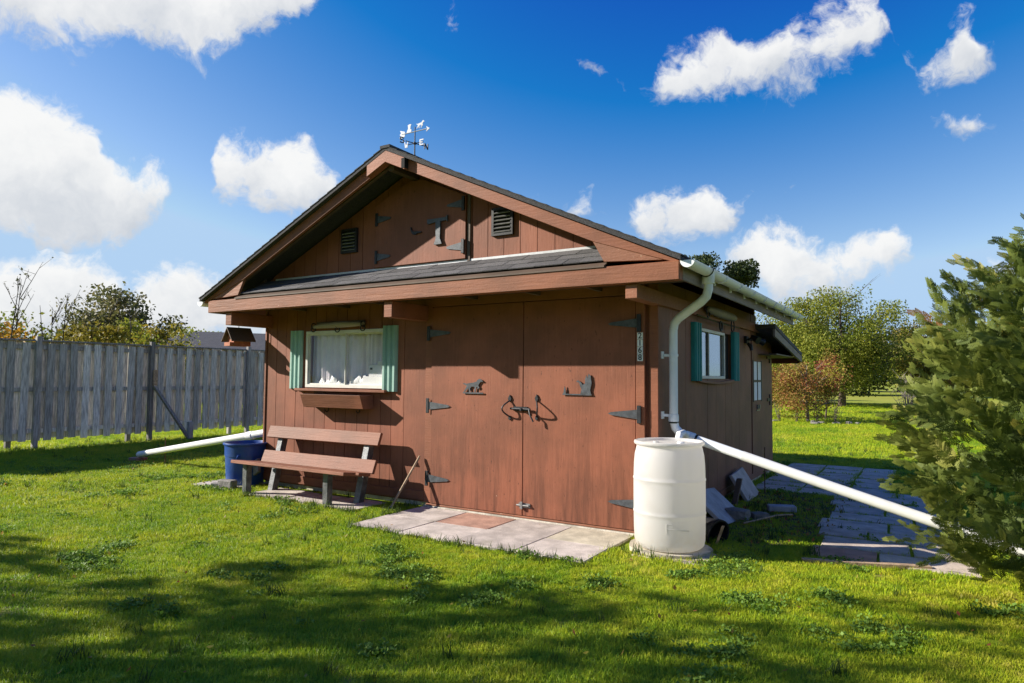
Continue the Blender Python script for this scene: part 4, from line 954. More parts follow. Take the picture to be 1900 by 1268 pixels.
# ------------------------------------------------------------------ foliage
def rand_dirs(n):
    v = RNG.normal(size=(n, 3)); return v / np.linalg.norm(v, axis=1, keepdims=True)
def leaf_quads(P, size, up_bias=.3, aspect=.6, droop=0):
    """diamond leaves at P with random orientation"""
    n = len(P); a = rand_dirs(n); a[:, 2] -= droop; a /= np.linalg.norm(a, axis=1, keepdims=True)
    nr = rand_dirs(n) + np.array([0, 0, up_bias]); b = np.cross(a, nr); b /= np.linalg.norm(b, axis=1, keepdims=True) + 1e-9
    s = size * RNG.uniform(.6, 1.35, (n, 1)); nrm = np.cross(a, b)
    V = np.stack([P - a * s, P + b * s * aspect + nrm * s * .15, P + a * s, P - b * s * aspect + nrm * s * .15], 1).reshape(-1, 3)
    return V, np.arange(4 * n).reshape(n, 4)
def limb_tree(mb, base, h, r, spread, n, rr, lean=(0, 0), split=.35):
    """trunk with limbs; returns tips"""
    tips = []; base = Vector(base); top = base + Vector((lean[0], lean[1], h))
    pts = []; rs = []
    for i in range(6):
        q = i / 5; p = base.lerp(top, q) + Vector((rr.uniform(-1, 1), rr.uniform(-1, 1), 0)) * .035 * h * (q > 0) * (q < 1)
        pts.append(p); rs.append(r * (1.15 - .95 * q) if i else r * 1.35)
    mb.tube(pts, rs, 8)
    tips.append(top)
    for k in range(n):
        q = split + (1 - split) * (k + .5) / n; i = min(int(q * 5), 4); p = pts[i].lerp(pts[i + 1], q * 5 - i)
        a = k * 2.4 + rr.uniform(-.4, .4); L = spread * rr.uniform(.65, 1.0) * (1.1 - .55 * q)
        e = p + Vector((math.cos(a) * L, math.sin(a) * L, L * rr.uniform(.35, .9)))
        m = p.lerp(e, .5) + Vector((0, 0, -.06 * L)); r1 = r * (1 - q) * .55 + r * .12
        mb.tube([p, m, e], [r1, r1 * .6, r1 * .18], 5); tips.append(e)
        for s_ in range(2):
            e2 = m + (e - p) * .35 + Vector((rr.uniform(-1, 1), rr.uniform(-1, 1), rr.uniform(.0, .9))) * L * .35
            mb.tube([m, m.lerp(e2, .5) + Vector((0, 0, .02 * L)), e2], [r1 * .5, r1 * .3, r1 * .1], 4); tips.append(e2)
    return tips
def tree(name, label, cat, base, h, rx, rzc, leaf, n, size, seed, trunk_r=.12, bark='bark', crown_z=None, clumps=40, shell=.55, sig=.16, gap=None, group=None, n_limbs=9, squash=1.0, droop=0, lean=(0, 0), ry=None, up=None):
    global RNG
    RNG = np.random.default_rng(seed); rr = random.Random(seed)
    T_ = thing(name, label, cat, base, group)
    cz = crown_z if crown_z is not None else h - rzc
    mb = MB(); limb_tree(mb, base, h * .86, trunk_r, rx * .85, n_limbs, rr, lean, max(.12, (cz - rzc) / h))
    c = np.array([base[0] + lean[0] * .7, base[1] + lean[1] * .7, cz]); ry = ry or rx
    d = rand_dirs(clumps); rad = shell + (1 - shell) * RNG.random((clumps, 1)) ** .5
    lump = 1 + .26 * np.sin(d[:, :1] * 5 + seed) * np.cos(d[:, 1:2] * 4 + seed * 2) + RNG.normal(0, .06, (clumps, 1))
    C = c + d * rad * lump * np.array([rx, ry, rzc]) * .88
    for q_ in C[:60]:
        z0 = base[2] + max(.12 * h, (q_[2] - base[2]) * .55); k_ = min(1, (z0 - base[2]) / (h * .86)); p0 = Vector((base[0] + lean[0] * k_, base[1] + lean[1] * k_, z0)); e0 = Vector(q_)
        mb.tube([p0, p0.lerp(e0, .55) + Vector((0, 0, .06 * rx)), e0], [trunk_r * .22, trunk_r * .13, trunk_r * .05], 4)
    mb.build('trunk', bark, T_, smooth=True)
    wgt = RNG.uniform(.4, 1.4, clumps); wgt /= wgt.sum()
    idx = RNG.choice(clumps, n, p=wgt)
    sg = sig * rx * RNG.uniform(.6, 1.4, (clumps, 1))
    P = C[idx] + np.clip(RNG.normal(0, 1, (n, 3)), -1.6, 1.6) * sg[idx] * np.array([1, 1, .8 * squash])
    P[:, 2] = np.maximum(P[:, 2], base[2] + .05)
    V, F = leaf_quads(P, size, droop=droop)
    tn = np.clip(RNG.normal(.5, .2, n) + (RNG.random(clumps)[idx] - .5) * .5, 0, 1)
    place(fast_mesh('crown', V, F, tn, leaf), 'crown', None, T_)
    return T_

# --- right-hand background
tree('fruit_tree', 'broad yellow-green fruit tree on the far lawn behind the red-leaved shrub', 'tree', (-1.9, 35.6, 0), 6.9, 4.3, 3.1, 'leaf_apple', 44000, .062, 21, .16, clumps=95, shell=.25, sig=.125, crown_z=3.55)
tree('fruit_tree', 'leafy green tree behind the shed corner left of the fruit tree', 'tree', (-5.6, 38.5, 0), 6.0, 2.9, 2.7, 'leaf_apple', 24000, .065, 22, .14, clumps=70, shell=.35, sig=.16, crown_z=3.2)
tree('fruit_tree', 'slim yellowing tree with pale trunk right of the fruit tree', 'tree', (2.1, 40.5, 0), 5.2, 1.7, 2.2, 'leaf_yellow', 9000, .06, 23, .09, 'bark_grey', clumps=40, sig=.2, crown_z=3.0)
T_ = tree('autumn_shrub', 'multi-coloured autumn shrub with red and yellow leaves on far lawn', 'shrub', (-1.45, 19.7, 0), 2.35, 1.45, 1.0, 'leaf_mixed', 12000, .036, 31, .05, 'bark_grey', clumps=46, shell=.3, sig=.17, crown_z=1.35, n_limbs=10)
tree('autumn_shrub', 'low yellow shrub growing behind the shed beside the autumn shrub', 'shrub', (-3.6, 21.6, 0), 2.3, 1.1, 1.0, 'leaf_yellow', 8000, .036, 32, .04, clumps=30, sig=.2, crown_z=1.3)
tree('autumn_shrub', 'small crimson shrub peeking above the autumn shrub', 'shrub', (-1.1, 21.6, 0), 2.2, .55, .6, 'leaf_red', 3600, .034, 33, .03, clumps=14, sig=.25, crown_z=1.6)
pn = tree('pine_tree', 'dark pine rising behind the shed roof', 'tree', (-6.7, 24.7, 0), 7.35, 2.1, 1.7, 'leaf_pine', 30000, .07, 41, .17, clumps=26, shell=.55, sig=.15, crown_z=5.6, squash=.7)
for i, (x, y, h, r, lf, lb) in enumerate([(-14, 88, 9.5, 4.6, 'leaf_olive', 'olive tree in the far row behind the fruit tree'), (-7, 92, 8.5, 4.4, 'leaf_green', 'deep green tree in the far row behind the lawn'), (-1, 96, 8.8, 4.5, 'leaf_olive', 'brownish tree standing far down the open lawn'), (5, 90, 7.6, 4.0, 'leaf_yellow', 'yellow tree in the far row behind the cedar'), (10, 78, 8.0, 4.2, 'leaf_green', 'rounded green tree in the far row right of the cedar'), (-22, 92, 10, 5.0, 'leaf_green', 'tall green tree far behind the shed'), (-30, 96, 9.5, 5.0, 'leaf_orange', 'orange tree far behind the shed')]):
    tree('far_tree', lb, 'tree', (x, y, 0), h, r, h * .42, lf, 4200, .26, 50 + i, .2, clumps=60, shell=.4, sig=.17, crown_z=h * .54, group='trees at the far end of the lawn')
for i, (x, y, h, r, lf, lb) in enumerate([(-9, 66, 5.5, 3.6, 'leaf_green', 'low spreading green tree on the far lawn behind the autumn shrub'), (-3.2, 70, 5.2, 3.6, 'leaf_olive', 'low spreading olive tree closing the far lawn'), (2.4, 66, 5.0, 3.4, 'leaf_apple', 'low yellow-green tree closing the far lawn by the cedar'), (7.5, 63, 5.4, 3.4, 'leaf_green', 'low green tree on the far lawn hidden by the cedar')]):
    tree('orchard_tree', lb, 'tree', (x, y, 0), h, r, h * .46, lf, 7000, .14, 60 + i, .15, clumps=60, shell=.3, sig=.17, crown_z=h * .5)
for i, (x, y, h, r) in enumerate([(-13, 44, 5.5, 2.4), (-17, 57, 6.5, 3.0), (-12.5, 66, 6, 2.8), (-20, 75, 7, 3.0)]):
    tree('lawn_tree', 'leafy tree hidden behind the shed, shading the far lawn', 'tree', (x, y, 0), h, r, h * .4, 'leaf_green', 2600, .18, 70 + i, .14, clumps=36, crown_z=h * .58, group='trees on the lawn behind the shed')
for i, (x, y, h, r, lf) in enumerate([(9, 24, 5.0, 2.2, 'leaf_orange'), (12.5, 33, 6.5, 3.0, 'leaf_apple'), (7.2, 44, 6.0, 2.6, 'leaf_yellow'), (19, 28, 6.5, 3.2, 'leaf_green')]):
    tree('garden_tree', ['orange-leaved tree right of the cedar, mirrored in the side window', 'yellow-green tree beyond the orange one right of the cedar', 'bright yellow tree far behind the cedar', 'round green tree at the right end of the garden'][i], 'tree', (x, y, 0), h, r, h * .42, lf, 4500, .11, 80 + i, .13, clumps=50, crown_z=h * .56)
# bare twiggy shrub beside the cedar
def twig_shrub(name, label, base, h, spread, n, seed, mat='dry_twig', r=.012, cat='shrub', fork=5, group=None):
    rr = random.Random(seed); T_ = thing(name, label, cat, base, group); b = MB(); B = Vector(base)
    for i in range(n):
        a = rr.uniform(0, 6.28); e = B + Vector((math.cos(a) * spread * rr.random(), math.sin(a) * spread * rr.random(), h * rr.uniform(.6, 1)))
        m = B.lerp(e, .5) + Vector((rr.uniform(-.1, .1), rr.uniform(-.1, .1), 0)) * h * .3
        b.tube([B + Vector((rr.uniform(-.05, .05), rr.uniform(-.05, .05), 0)), m, e], [r, r * .7, r * .3], 4)
        for k in range(fork):
            q = rr.uniform(.35, .95); p = B.lerp(m, q * 2) if q < .5 else m.lerp(e, q * 2 - 1)
            e2 = p + Vector((rr.uniform(-1, 1), rr.uniform(-1, 1), rr.uniform(.2, 1.2))) * h * .2
            b.tube([p, e2], [r * .5, r * .2], 3)
    me = b.mesh('stems'); me.materials.append(MATS[mat]); place(me, 'stems', None, T_)
    return T_
twig_shrub('bare_shrub', 'pale leafless shrub standing left of the cedar', (1.55, 22.8, 0), 1.75, .75, 26, 91, 'bark_grey', .013)
# flower bed at the foot of the shrub: stones and dry plants
for i in range(14):
    a = rnd.uniform(-2.9, 1.6); rock('border_stone', (-1.2 + a * .95, 18.7 + rnd.uniform(-.25, .35) + .12 * a, .04), (rnd.uniform(.12, .34), rnd.uniform(.12, .26), rnd.uniform(.07, .15)), 'stone_grey', 'rough grey stone edging the bed of the autumn shrub', 100 + i, rnd.uniform(0, 3), 'stone', 'stones edging the shrub bed')
for i in range(6): twig_shrub('dry_plant', 'dry brown stalks in the shrub bed on the far lawn', (-3.6 + i * .62, 19.3 + rnd.uniform(-.2, .3), 0), .8, .28, 12, 120 + i, 'dry_twig', .007, 'plant', 3, 'dry plants in the shrub bed')

# --- beyond the fence
tree('round_tree', 'large round grey-green tree beyond the fence', 'tree', (-51, 21.7, 0), 8.0, 4.1, 3.5, 'leaf_olive', 10000, .15, 141, .24, clumps=95, shell=.4, sig=.13, crown_z=4.5)
for i, (x, y, h, r, lf, lb) in enumerate([(-21.9, 2.3, 3.25, 1.35, 'leaf_orange', 'orange-gold bush above the near end of the fence'), (-20.8, 5.1, 3.4, 1.2, 'leaf_yellow', 'yellow-green bush between bare saplings above the fence'), (-22.4, 6.9, 3.55, 1.3, 'leaf_apple', 'greenish yellow bush above the middle of the fence'), (-24, 4.3, 3.5, 1.4, 'leaf_apple', 'olive bush set back beyond the bare saplings'), (-23.6, 9.0, 3.7, 1.2, 'leaf_yellow', 'gold bush in front of the round tree above the fence'), (-25.6, 10.9, 3.5, 1.3, 'leaf_apple', 'lime bush below the right side of the round tree')]):
    tree('hedge_bush', lb, 'bush', (x, y, 0), h, r, h * .42, lf, 3000, .07, 150 + i, .05, clumps=34, shell=.3, sig=.2, crown_z=h * .6)
def sapling(base, h, seed, label, leafy=40):
    rr = random.Random(seed); T_ = thing('bare_sapling', label, 'sapling', base, 'bare saplings beyond the fence'); b = MB(); B = Vector(base); P = []
    top = B + Vector((rr.uniform(-.3, .3), rr.uniform(-.3, .3), h)); m = B.lerp(top, .5) + Vector((rr.uniform(-.1, .1), rr.uniform(-.1, .1), 0))
    b.tube([B, m, top], [.035, .022, .006], 6)
    for k in range(rr.randint(5, 8)):
        q = rr.uniform(.3, .9); p = B.lerp(m, q * 2) if q < .5 else m.lerp(top, q * 2 - 1)
        a = rr.uniform(0, 6.28); L = h * rr.uniform(.10, .28); e = p + Vector((math.cos(a) * L * .45, math.sin(a) * L * .45, L))
        b.tube([p, p.lerp(e, .5) + Vector((0, 0, -.03)), e], [.013, .009, .004], 4)
        for s_ in range(3):
            f = p.lerp(e, rr.uniform(.3, .9)); e2 = f + Vector((rr.uniform(-1, 1), rr.uniform(-1, 1), rr.uniform(.3, 1.2))) * L * .3
            b.tube([f, e2], [.008, .003], 3); P += [e2, f.lerp(e2, .5)]
    b.build('stem', 'bark', T_)
    P = np.array([tuple(p) for p in P]); P = P[np.arange(leafy) % len(P)] + np.random.default_rng(seed).normal(0, .05, (leafy, 3))
    V, F = leaf_quads(P, .05); place(fast_mesh('leaves', V, F, np.random.default_rng(seed).random(leafy), 'leaf_olive'), 'leaves', None, T_)
for i, (x, y, h) in enumerate([(-20.3, 2.5, 4.3), (-21.7, 3.3, 4.4), (-19.9, 3.4, 3.5), (-22.5, 4.6, 3.7), (-21.3, 4.5, 4.0), (-20.6, 5.2, 3.5), (-21.5, 6.0, 3.9), (-21.0, 6.3, 3.4)]):
    sapling((x, y, 0), h, 170 + i, 'tall thin bare sapling sticking up highest above the fence' if h > 4.1 else 'shorter bare sapling rising between the bushes above the fence')
tree('far_tree', 'bushy tree in the distance left of the birdhouse', 'tree', (-74, 43, 0), 6.6, 4.5, 2.6, 'leaf_apple', 3500, .22, 190, .2, clumps=40, crown_z=4.0, group='distant trees left of the shed')
for i, (x, y, h, r, lf) in enumerate([(-100, 53, 6.5, 5, 'leaf_olive'), (-108, 62, 6.2, 5, 'leaf_green'), (-98, 64, 6.2, 5, 'leaf_olive'), (-92, 70, 7, 5, 'leaf_green'), (-85, 80, 8, 5.5, 'leaf_olive'), (-72, 88, 8.5, 5.5, 'leaf_green'), (-58, 92, 8.5, 5.5, 'leaf_olive'), (-44, 96, 8.5, 5.5, 'leaf_green'), (-112, 44, 6, 5, 'leaf_green'), (-118, 34, 7, 5.5, 'leaf_olive')]):
    tree('far_tree', 'low tree on the distant skyline beyond the fence', 'tree', (x, y, 0), h, r, h * .45, lf, 2200, .3, 200 + i, .2, clumps=36, crown_z=h * .52, group='distant trees left of the shed')
o = MB().tube([(-70.5, 36.5, 0), (-70.5, 36.5, 6.9)], [.12, .08], 6).build('utility_pole', 'bark_grey'); o['label'] = 'thin utility pole far beyond the fence'; o['category'] = 'pole'

# --- trees outside the left edge of the picture that shade the foreground lawn
for i, (x, y, h, r, n, lb) in enumerate([(-8.4, -7.7, 9.0, 2.6, 1150, 'leafy garden tree left of the lawn, shading the foreground'), (-11.6, -8.0, 6.2, 1.3, 900, 'small sparse garden tree left of the lawn')]):
    tree('shade_tree', lb, 'tree', (x, y, 0), h, r, h * .34, 'leaf_green', n, .10, 230 + i, .12, clumps=42, shell=.25, sig=.12, crown_z=h * .68)
for i in range(9):  # unseen row added to cut sky fill on the facade and darken window reflections
    x = -26 + i * 7.2; y = -27 + 4 * math.sin(i * 2.1); h = 8.5 + 1.5 * math.sin(i * 1.3)
    tree('garden_tree', 'tall leafy tree added unseen behind the viewer to dim the fill light', 'tree', (x, y, 0), h, 4.0, h * .42, ['leaf_green', 'leaf_olive', 'leaf_apple'][i % 3], 2600, .30, 250 + i, .18, clumps=44, shell=.3, crown_z=h * .5, group='unseen trees added behind the viewer')

# --- cedar in the right foreground
def cedar(base, h, rmax, seed):
    rg = np.random.default_rng(seed); T_ = thing('cedar_tree', 'dense dark green cedar at the right with a few rusty sprays', 'tree', base)
    B = np.array(base)
    MB().tube([base, (base[0] + .02, base[1], h * .5), (base[0], base[1] + .03, h * .97)], [.10, .07, .012], 8).build('trunk', 'bark', T_, smooth=True)
    # one flat fan-shaped spray: rachis with alternate side shoots, each with small tips
    q = []; 
    def strip(a, b, w):
        a = np.array(a); b = np.array(b); d = (b - a) / np.linalg.norm(b - a); s = np.array([-d[1], d[0]]) * w
        q.append([a - s * .7, a + s * .7, b + s * .35, b - s * .35])
    L = 1.0; strip((0, 0), (0, L), .032)
    for i in range(6):
        y = .10 + i * .145; ln = .50 * (1 - .6 * i / 6)
        for sg in (-1, 1):
            y2 = y + (.06 if sg > 0 else 0); ang = math.radians(40); e = (sg * ln * math.sin(ang), y2 + ln * math.cos(ang)); strip((0, y2), e, .052)
            p = (e[0] * .5, y2 + (e[1] - y2) * .5); s2 = sg
            a2 = sg * ang + s2 * math.radians(34); l2 = ln * .42; strip(p, (p[0] + l2 * math.sin(a2), p[1] + l2 * math.cos(a2)), .048)
            a2 = sg * ang - s2 * math.radians(36); strip(p, (p[0] + l2 * .9 * math.sin(a2), p[1] + l2 * .9 * math.cos(a2)), .048)
    Q = np.array(q); nq = len(Q)                                  # nq,4,2
    nb = 1080; O = []; D = []; Sz = []; Tn = []; SD = []
    for i in range(nb):
        z = .10 + rg.random() ** .9 * (h - .3); t_ = z / h
        R = rmax * np.interp(t_, [0, .09, .19, .42, .55, .67, .75, .82, .9, 1], [.62, .92, 1.0, 1.04, 1.0, .92, .80, .62, .36, .05])
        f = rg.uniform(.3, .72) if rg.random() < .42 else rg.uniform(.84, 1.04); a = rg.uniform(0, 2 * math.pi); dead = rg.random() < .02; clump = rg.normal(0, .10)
        p0 = B + np.array([math.cos(a) * R * f, math.sin(a) * R * f, z])
        ax = np.array([math.cos(a) * .85, math.sin(a) * .85, rg.uniform(.1, 1.1)]) + rg.normal(0, .28, 3); ax /= np.linalg.norm(ax)
        sd_ = np.cross(ax, rand_dirs(1)[0] * .6 + np.array([math.sin(a), -math.cos(a), .3]) * rg.choice([-1, 1])); sd_ /= np.linalg.norm(sd_)
        Lf = rg.uniform(.24, .42)
        for k in range(9):
            q_ = k / 8; sg = 1 if k % 2 else -1
            d = ax * (.75 + .5 * q_) + sd_ * sg * .62 * (1 - .75 * q_) + rg.normal(0, .10, 3); d[2] -= .25 * q_; d /= np.linalg.norm(d)
            O.append(p0 + ax * q_ * Lf - np.array([0, 0, .10 * q_ * q_ * Lf])); D.append(d); SD.append(sd_ + rg.normal(0, .25, 3)); Sz.append(rg.uniform(.075, .115) * (1.1 - .35 * q_))
            Tn.append(1.3 if dead else np.clip(-.05 + .62 * f ** 2.5 + .20 * q_ + clump + rg.normal(0, .06), 0, .95))  # crown shade put into the tone: inner fronds darker, outer tips lighter
    # leaders poking out of the top and flank
    for (a, z, R, n, tip) in [(math.radians(205), 1.85, 1.05, 16, .30), (math.radians(190), 1.95, .85, 16, .3), (math.radians(215), 2.0, .62, 20, .36), (math.radians(240), 2.05, .55, 20, .42), (math.radians(200), 2.2, .30, 20, .4)]:
        for k in range(n):
            f = k / n; p = np.array([math.cos(a) * (R + f * .16), math.sin(a) * (R + f * .16), z + f * tip]) + rg.normal(0, .03 * (1 - f), 3)
            dd = np.array([math.cos(a) * .35, math.sin(a) * .35, 1.0]) + rg.normal(0, .45 * (1 - f * .5), 3); dd /= np.linalg.norm(dd)
            O.append(p + B); D.append(dd); SD.append(rg.normal(0, 1, 3)); Sz.append(.12 * (1.1 - .5 * f)); Tn.append(np.clip(rg.normal(.35, .12), 0, 1))
    O = np.array(O); D = np.array(D); Sz = np.array(Sz)[:, None, None, None]; n = len(O)
    side = np.array(SD)
    side -= D * (side * D).sum(1, keepdims=True); side /= np.linalg.norm(side, axis=1, keepdims=True)
    nr = np.cross(D, side)
    V = O[:, None, None, :] + Sz * (Q[None, :, :, :1] * side[:, None, None, :] + Q[None, :, :, 1:] * D[:, None, None, :] - (Q[None, :, :, :1] ** 2 * .5 + Q[None, :, :, 1:] ** 2 * .16) * nr[:, None, None, :])
    V = V.reshape(-1, 3); V[:, 2] = np.maximum(V[:, 2], .03)
    F = np.arange(len(V)).reshape(-1, 4); tone = np.repeat(np.array(Tn), nq)
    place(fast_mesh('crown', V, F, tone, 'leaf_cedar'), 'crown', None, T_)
    return T_
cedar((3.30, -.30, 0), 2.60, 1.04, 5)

# ------------------------------------------------------------------ grass and weeds (stuff)
def clump_mesh(name, seed, nb, rad, hmin, hmax, wd, mat):
    rg = np.random.default_rng(seed); V = []; F = []
    for i in range(nb):
        a = rg.uniform(0, 6.283); r_ = rad * math.sqrt(rg.random()); p = np.array([r_ * math.cos(a), r_ * math.sin(a), -.006])
        h_ = rg.uniform(hmin, hmax); az_ = rg.uniform(0, 6.283); bend = rg.uniform(.15, .75) * h_; d = np.array([math.cos(az_), math.sin(az_), 0]); s = np.array([-d[1], d[0], 0]) * wd * rg.uniform(.7, 1.3)
        m = p + d * bend * .3 + np.array([0, 0, h_ * .6]); e = p + d * bend + np.array([0, 0, h_])
        o = len(V); V += [p - s, p + s, m + s * .8, m - s * .8, e]; F += [(o, o + 1, o + 2, o + 3), (o + 3, o + 2, o + 4)]
    me = bpy.data.meshes.new(name); me.from_pydata([tuple(v) for v in V], [], F); me.materials.append(MATS[mat])
    a_ = me.attributes.new('tone', 'FLOAT', 'FACE'); a_.data.foreach_set('value', rg.random(len(F)).astype(np.float32)); return me
srcs = bpy.data.collections.new('grass_sources')
for i in range(5): srcs.objects.link(bpy.data.objects.new('clump_%d' % i, clump_mesh('clump_%d' % i, 300 + i, 20, .045, .013, .040, .0021, 'grass_blade')))
tall = bpy.data.collections.new('tall_sources')
for i in range(3): tall.objects.link(bpy.data.objects.new('tuft_%d' % i, clump_mesh('tuft_%d' % i, 320 + i, 16, .05, .05, .14, .0034, 'weed_leaf')))

def vnoise(x, y, s, seed):
    """cheap value noise"""
    rg = np.random.default_rng(seed); G = rg.random((64, 64)); X = x / s; Y = y / s
    xi = np.floor(X).astype(int); yi = np.floor(Y).astype(int); fx = X - xi; fy = Y - yi; fx = fx * fx * (3 - 2 * fx); fy = fy * fy * (3 - 2 * fy)
    g_ = lambda a, b: G[a % 64, b % 64]
    return (g_(xi, yi) * (1 - fx) + g_(xi + 1, yi) * fx) * (1 - fy) + (g_(xi, yi + 1) * (1 - fx) + g_(xi + 1, yi + 1) * fx) * fy
def free(x, y):
    ok = ~((x > -5.70) & (x < .0) & (y > -.08) & (y < 5.5))
    ok &= ~((x > -2.78 + .03 * np.sin(y * 20)) & (x < -.2) & (y > -1.19 + .03 * np.sin(x * 13) + .02 * np.sin(x * 31)) & (y < 0))
    ok &= ~((x > -5.13) & (x < -3.27) & (y > -.68 + .03 * np.sin(x * 17)) & (y < -.1))
    ok &= ~((x > -6.3) & (x < -5.62) & (y > -.58) & (y < .1))
    ok &= ~(((x - BC[0]) / .38) ** 2 + ((y - BC[1]) / .35) ** 2 < 1)
    ok &= ~((x > -.2) & (x < .62) & (y > -.62) & (y < -.2))
    for a, b, c, d in PATH: ok &= ~((x > a - .0) & (x < b - .01) & (y > c - .0) & (y < d - .045))
    return ok
def soil(x, y): return ((x - .66) / .72) ** 2 + ((y - 1.75) / 1.75) ** 2 < .9
def scatter(name, coll, nsrc, bands, seed, base, label_mask=None, amp=.55):
    rg = np.random.default_rng(seed); PX = []; PY = []; SC = []
    for d0, d1, dens, sc_ in bands:
        half = math.radians(56); area = half * (d1 * d1 - d0 * d0); n = int(area * dens)
        d = np.sqrt(rg.uniform(d0 * d0, d1 * d1, n)); a = yaw + rg.uniform(-half, half, n)
        x = CAM.x - np.sin(a) * d; y = CAM.y + np.cos(a) * d
        k = free(x, y) & (x > -40)
        k &= rg.random(n) > np.where(soil(x, y), .6, 0)
        k &= rg.random(n) > np.where(vnoise(x + 400, y + 400, .45, 12) > .80, .55, 0)
        if label_mask is not None: k &= label_mask(x, y, rg)
        PX.append(x[k]); PY.append(y[k]); SC.append(np.full(k.sum(), sc_))
    x = np.concatenate(PX); y = np.concatenate(PY); s = np.concatenate(SC); n = len(x)
    nz = vnoise(x + 200, y + 200, .28, 1) * .6 + vnoise(x + 200, y + 200, .9, 2) * .4
    s = s * base * (1 - amp * .5 + amp * 1.3 * nz) * rg.uniform(.75, 1.25, n)
    me = bpy.data.meshes.new(name); me.vertices.add(n); me.vertices.foreach_set('co', np.stack([x, y, np.full(n, .001)], 1).astype(np.float32).ravel())
    at_ = me.attributes.new('rot', 'FLOAT_VECTOR', 'POINT'); gx = (vnoise(x + 240, y + 200, .35, 4) - .5) * .9; gy = (vnoise(x + 200, y + 240, .35, 5) - .5) * .9
    at_.data.foreach_set('vector', np.stack([gx, gy, rg.uniform(0, 6.283, n)], 1).astype(np.float32).ravel())
    at_ = me.attributes.new('scl', 'FLOAT', 'POINT'); at_.data.foreach_set('value', s.astype(np.float32))
    at_ = me.attributes.new('pick', 'INT', 'POINT'); at_.data.foreach_set('value', rg.integers(0, nsrc, n).astype(np.int32))
    ob = bpy.data.objects.new(name, me); COL.objects.link(ob); ob['kind'] = 'stuff'
    ng = bpy.data.node_groups.new(name + '_nodes', 'GeometryNodeTree')
    ng.interface.new_socket('Geometry', in_out='INPUT', socket_type='NodeSocketGeometry'); ng.interface.new_socket('Geometry', in_out='OUTPUT', socket_type='NodeSocketGeometry')
    N = ng.nodes; L_ = ng.links; gi = N.new('NodeGroupInput'); go = N.new('NodeGroupOutput')
    ci = N.new('GeometryNodeCollectionInfo'); ci.inputs[0].default_value = coll; ci.inputs['Separate Children'].default_value = True; ci.inputs['Reset Children'].default_value = True
    ip = N.new('GeometryNodeInstanceOnPoints'); ip.inputs['Pick Instance'].default_value = True
    def attr(nm, ty):
        q_ = N.new('GeometryNodeInputNamedAttribute'); q_.data_type = ty; q_.inputs[0].default_value = nm; return q_.outputs[0]
    L_.new(gi.outputs[0], ip.inputs['Points']); L_.new(ci.outputs[0], ip.inputs['Instance'])
    L_.new(attr('pick', 'INT'), ip.inputs['Instance Index']); L_.new(attr('rot', 'FLOAT_VECTOR'), ip.inputs['Rotation']); L_.new(attr('scl', 'FLOAT'), ip.inputs['Scale'])
    L_.new(ip.outputs[0], go.inputs[0]); md = ob.modifiers.new('scatter', 'NODES'); md.node_group = ng
    return ob
g1 = scatter('grass', srcs, 5, [(1.6, 5.5, 2000, .8), (5.5, 9, 1250, .85), (9, 15, 420, 1.15), (15, 26, 110, 1.7), (26, 48, 26, 2.4)], 1, 1.0)
g1['label'] = 'short sunlit lawn grass around the shed'; g1['category'] = 'grass'
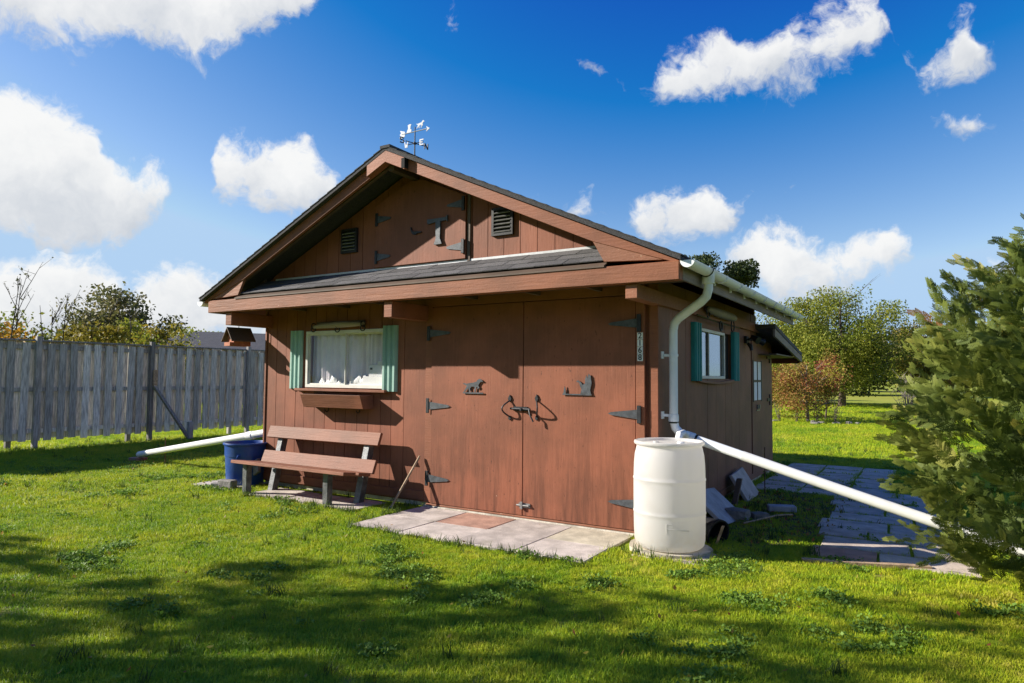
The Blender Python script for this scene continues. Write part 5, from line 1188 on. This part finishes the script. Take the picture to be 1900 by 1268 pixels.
def edge_mask(x, y, rg):
    near = (np.abs(y + 1.24) < .07) & (x > -2.8) & (x < -.1)
    near |= (np.abs(x + 2.84) < .08) & (y > -1.2) & (y < 0)
    near |= (y > -.16) & (y < -.06) & (x > -5.2) & (x < -2.75)
    near |= (np.abs(y + .74) < .06) & (x > -5.2) & (x < -3.2)
    near |= ((x > -5.8) & (x < -5.1) & (y > -.55) & (y < -.2) & (rg.random(len(x)) < .5))
    near |= (x > -.2) & (x < .75) & (np.abs(y + .68) < .05)
    near |= soil(x, y) & (rg.random(len(x)) < .35)
    near |= (np.abs(x - 1.28) < .1) & (y > 0) & (y < 3.4) & (rg.random(len(x)) < .5)
    near |= (x > FX - .3) & (x < FX + .3) & (rg.random(len(x)) < .4)
    return near | (rg.random(len(x)) < .012) | ((vnoise(x + 300, y + 300, .22, 8) > .82) & (rg.random(len(x)) < .35))
clv = bpy.data.collections.new('clover_sources')
for i in range(3):
    rg_ = np.random.default_rng(340 + i); P_ = np.stack([rg_.normal(0, .035, 26), rg_.normal(0, .035, 26), rg_.uniform(.012, .034, 26)], 1)
    RNG = rg_; V_, F_ = leaf_quads(P_, .0095, 2.2, .9)
    clv.objects.link(bpy.data.objects.new('clover_%d' % i, fast_mesh('clover_%d' % i, V_, F_, rg_.random(26), 'clover_leaf')))
g3 = scatter('clover', clv, 3, [(1.6, 7, 420, 1.0), (7, 14, 160, 1.2)], 3, 1.0, lambda x, y, rg: vnoise(x + 500, y + 500, .38, 14) * .7 + vnoise(x + 500, y + 500, .13, 15) * .3 > .73, .3)
g3['label'] = 'low dark clover patches spread through the lawn'; g3['category'] = 'clover'
g2 = scatter('weeds', tall, 3, [(1.6, 9, 130, .7), (9, 18, 60, .8)], 2, 1.0, edge_mask, .4)
g2['label'] = 'taller grass and weed tufts along slabs and wall'; g2['category'] = 'weeds'
# fallen leaves in the weed patch beside the shed: joined litter
rg = np.random.default_rng(19); n = 520
P = np.stack([rg.uniform(-9, 4, n), rg.uniform(-5, 4, n), rg.uniform(.03, .05, n)], 1); P = P[free(P[:, 0], P[:, 1]) | (rg.random(n) < .12)]
RNG = np.random.default_rng(4); V, F = leaf_quads(P, .017, 3.0)
o = place(fast_mesh('fallen_leaves', V, F, rg.random(len(P)), 'leaf_mixed'), 'fallen_leaves', None); o['kind'] = 'stuff'; o['label'] = 'scattered fallen autumn leaves on the lawn'; o['category'] = 'fallen leaves'
rg = np.random.default_rng(9); n = 420
P = np.stack([rg.uniform(.15, 1.35, n), rg.uniform(.2, 3.4, n), rg.uniform(.012, .04, n)], 1)
RNG = np.random.default_rng(3); V, F = leaf_quads(P, .02, 2.5)
o = place(fast_mesh('leaf_litter', V, F, rg.random(n), 'leaf_mixed'), 'leaf_litter', None); o['kind'] = 'stuff'; o['label'] = 'brown leaf litter in the weeds beside the shed'; o['category'] = 'leaf litter'
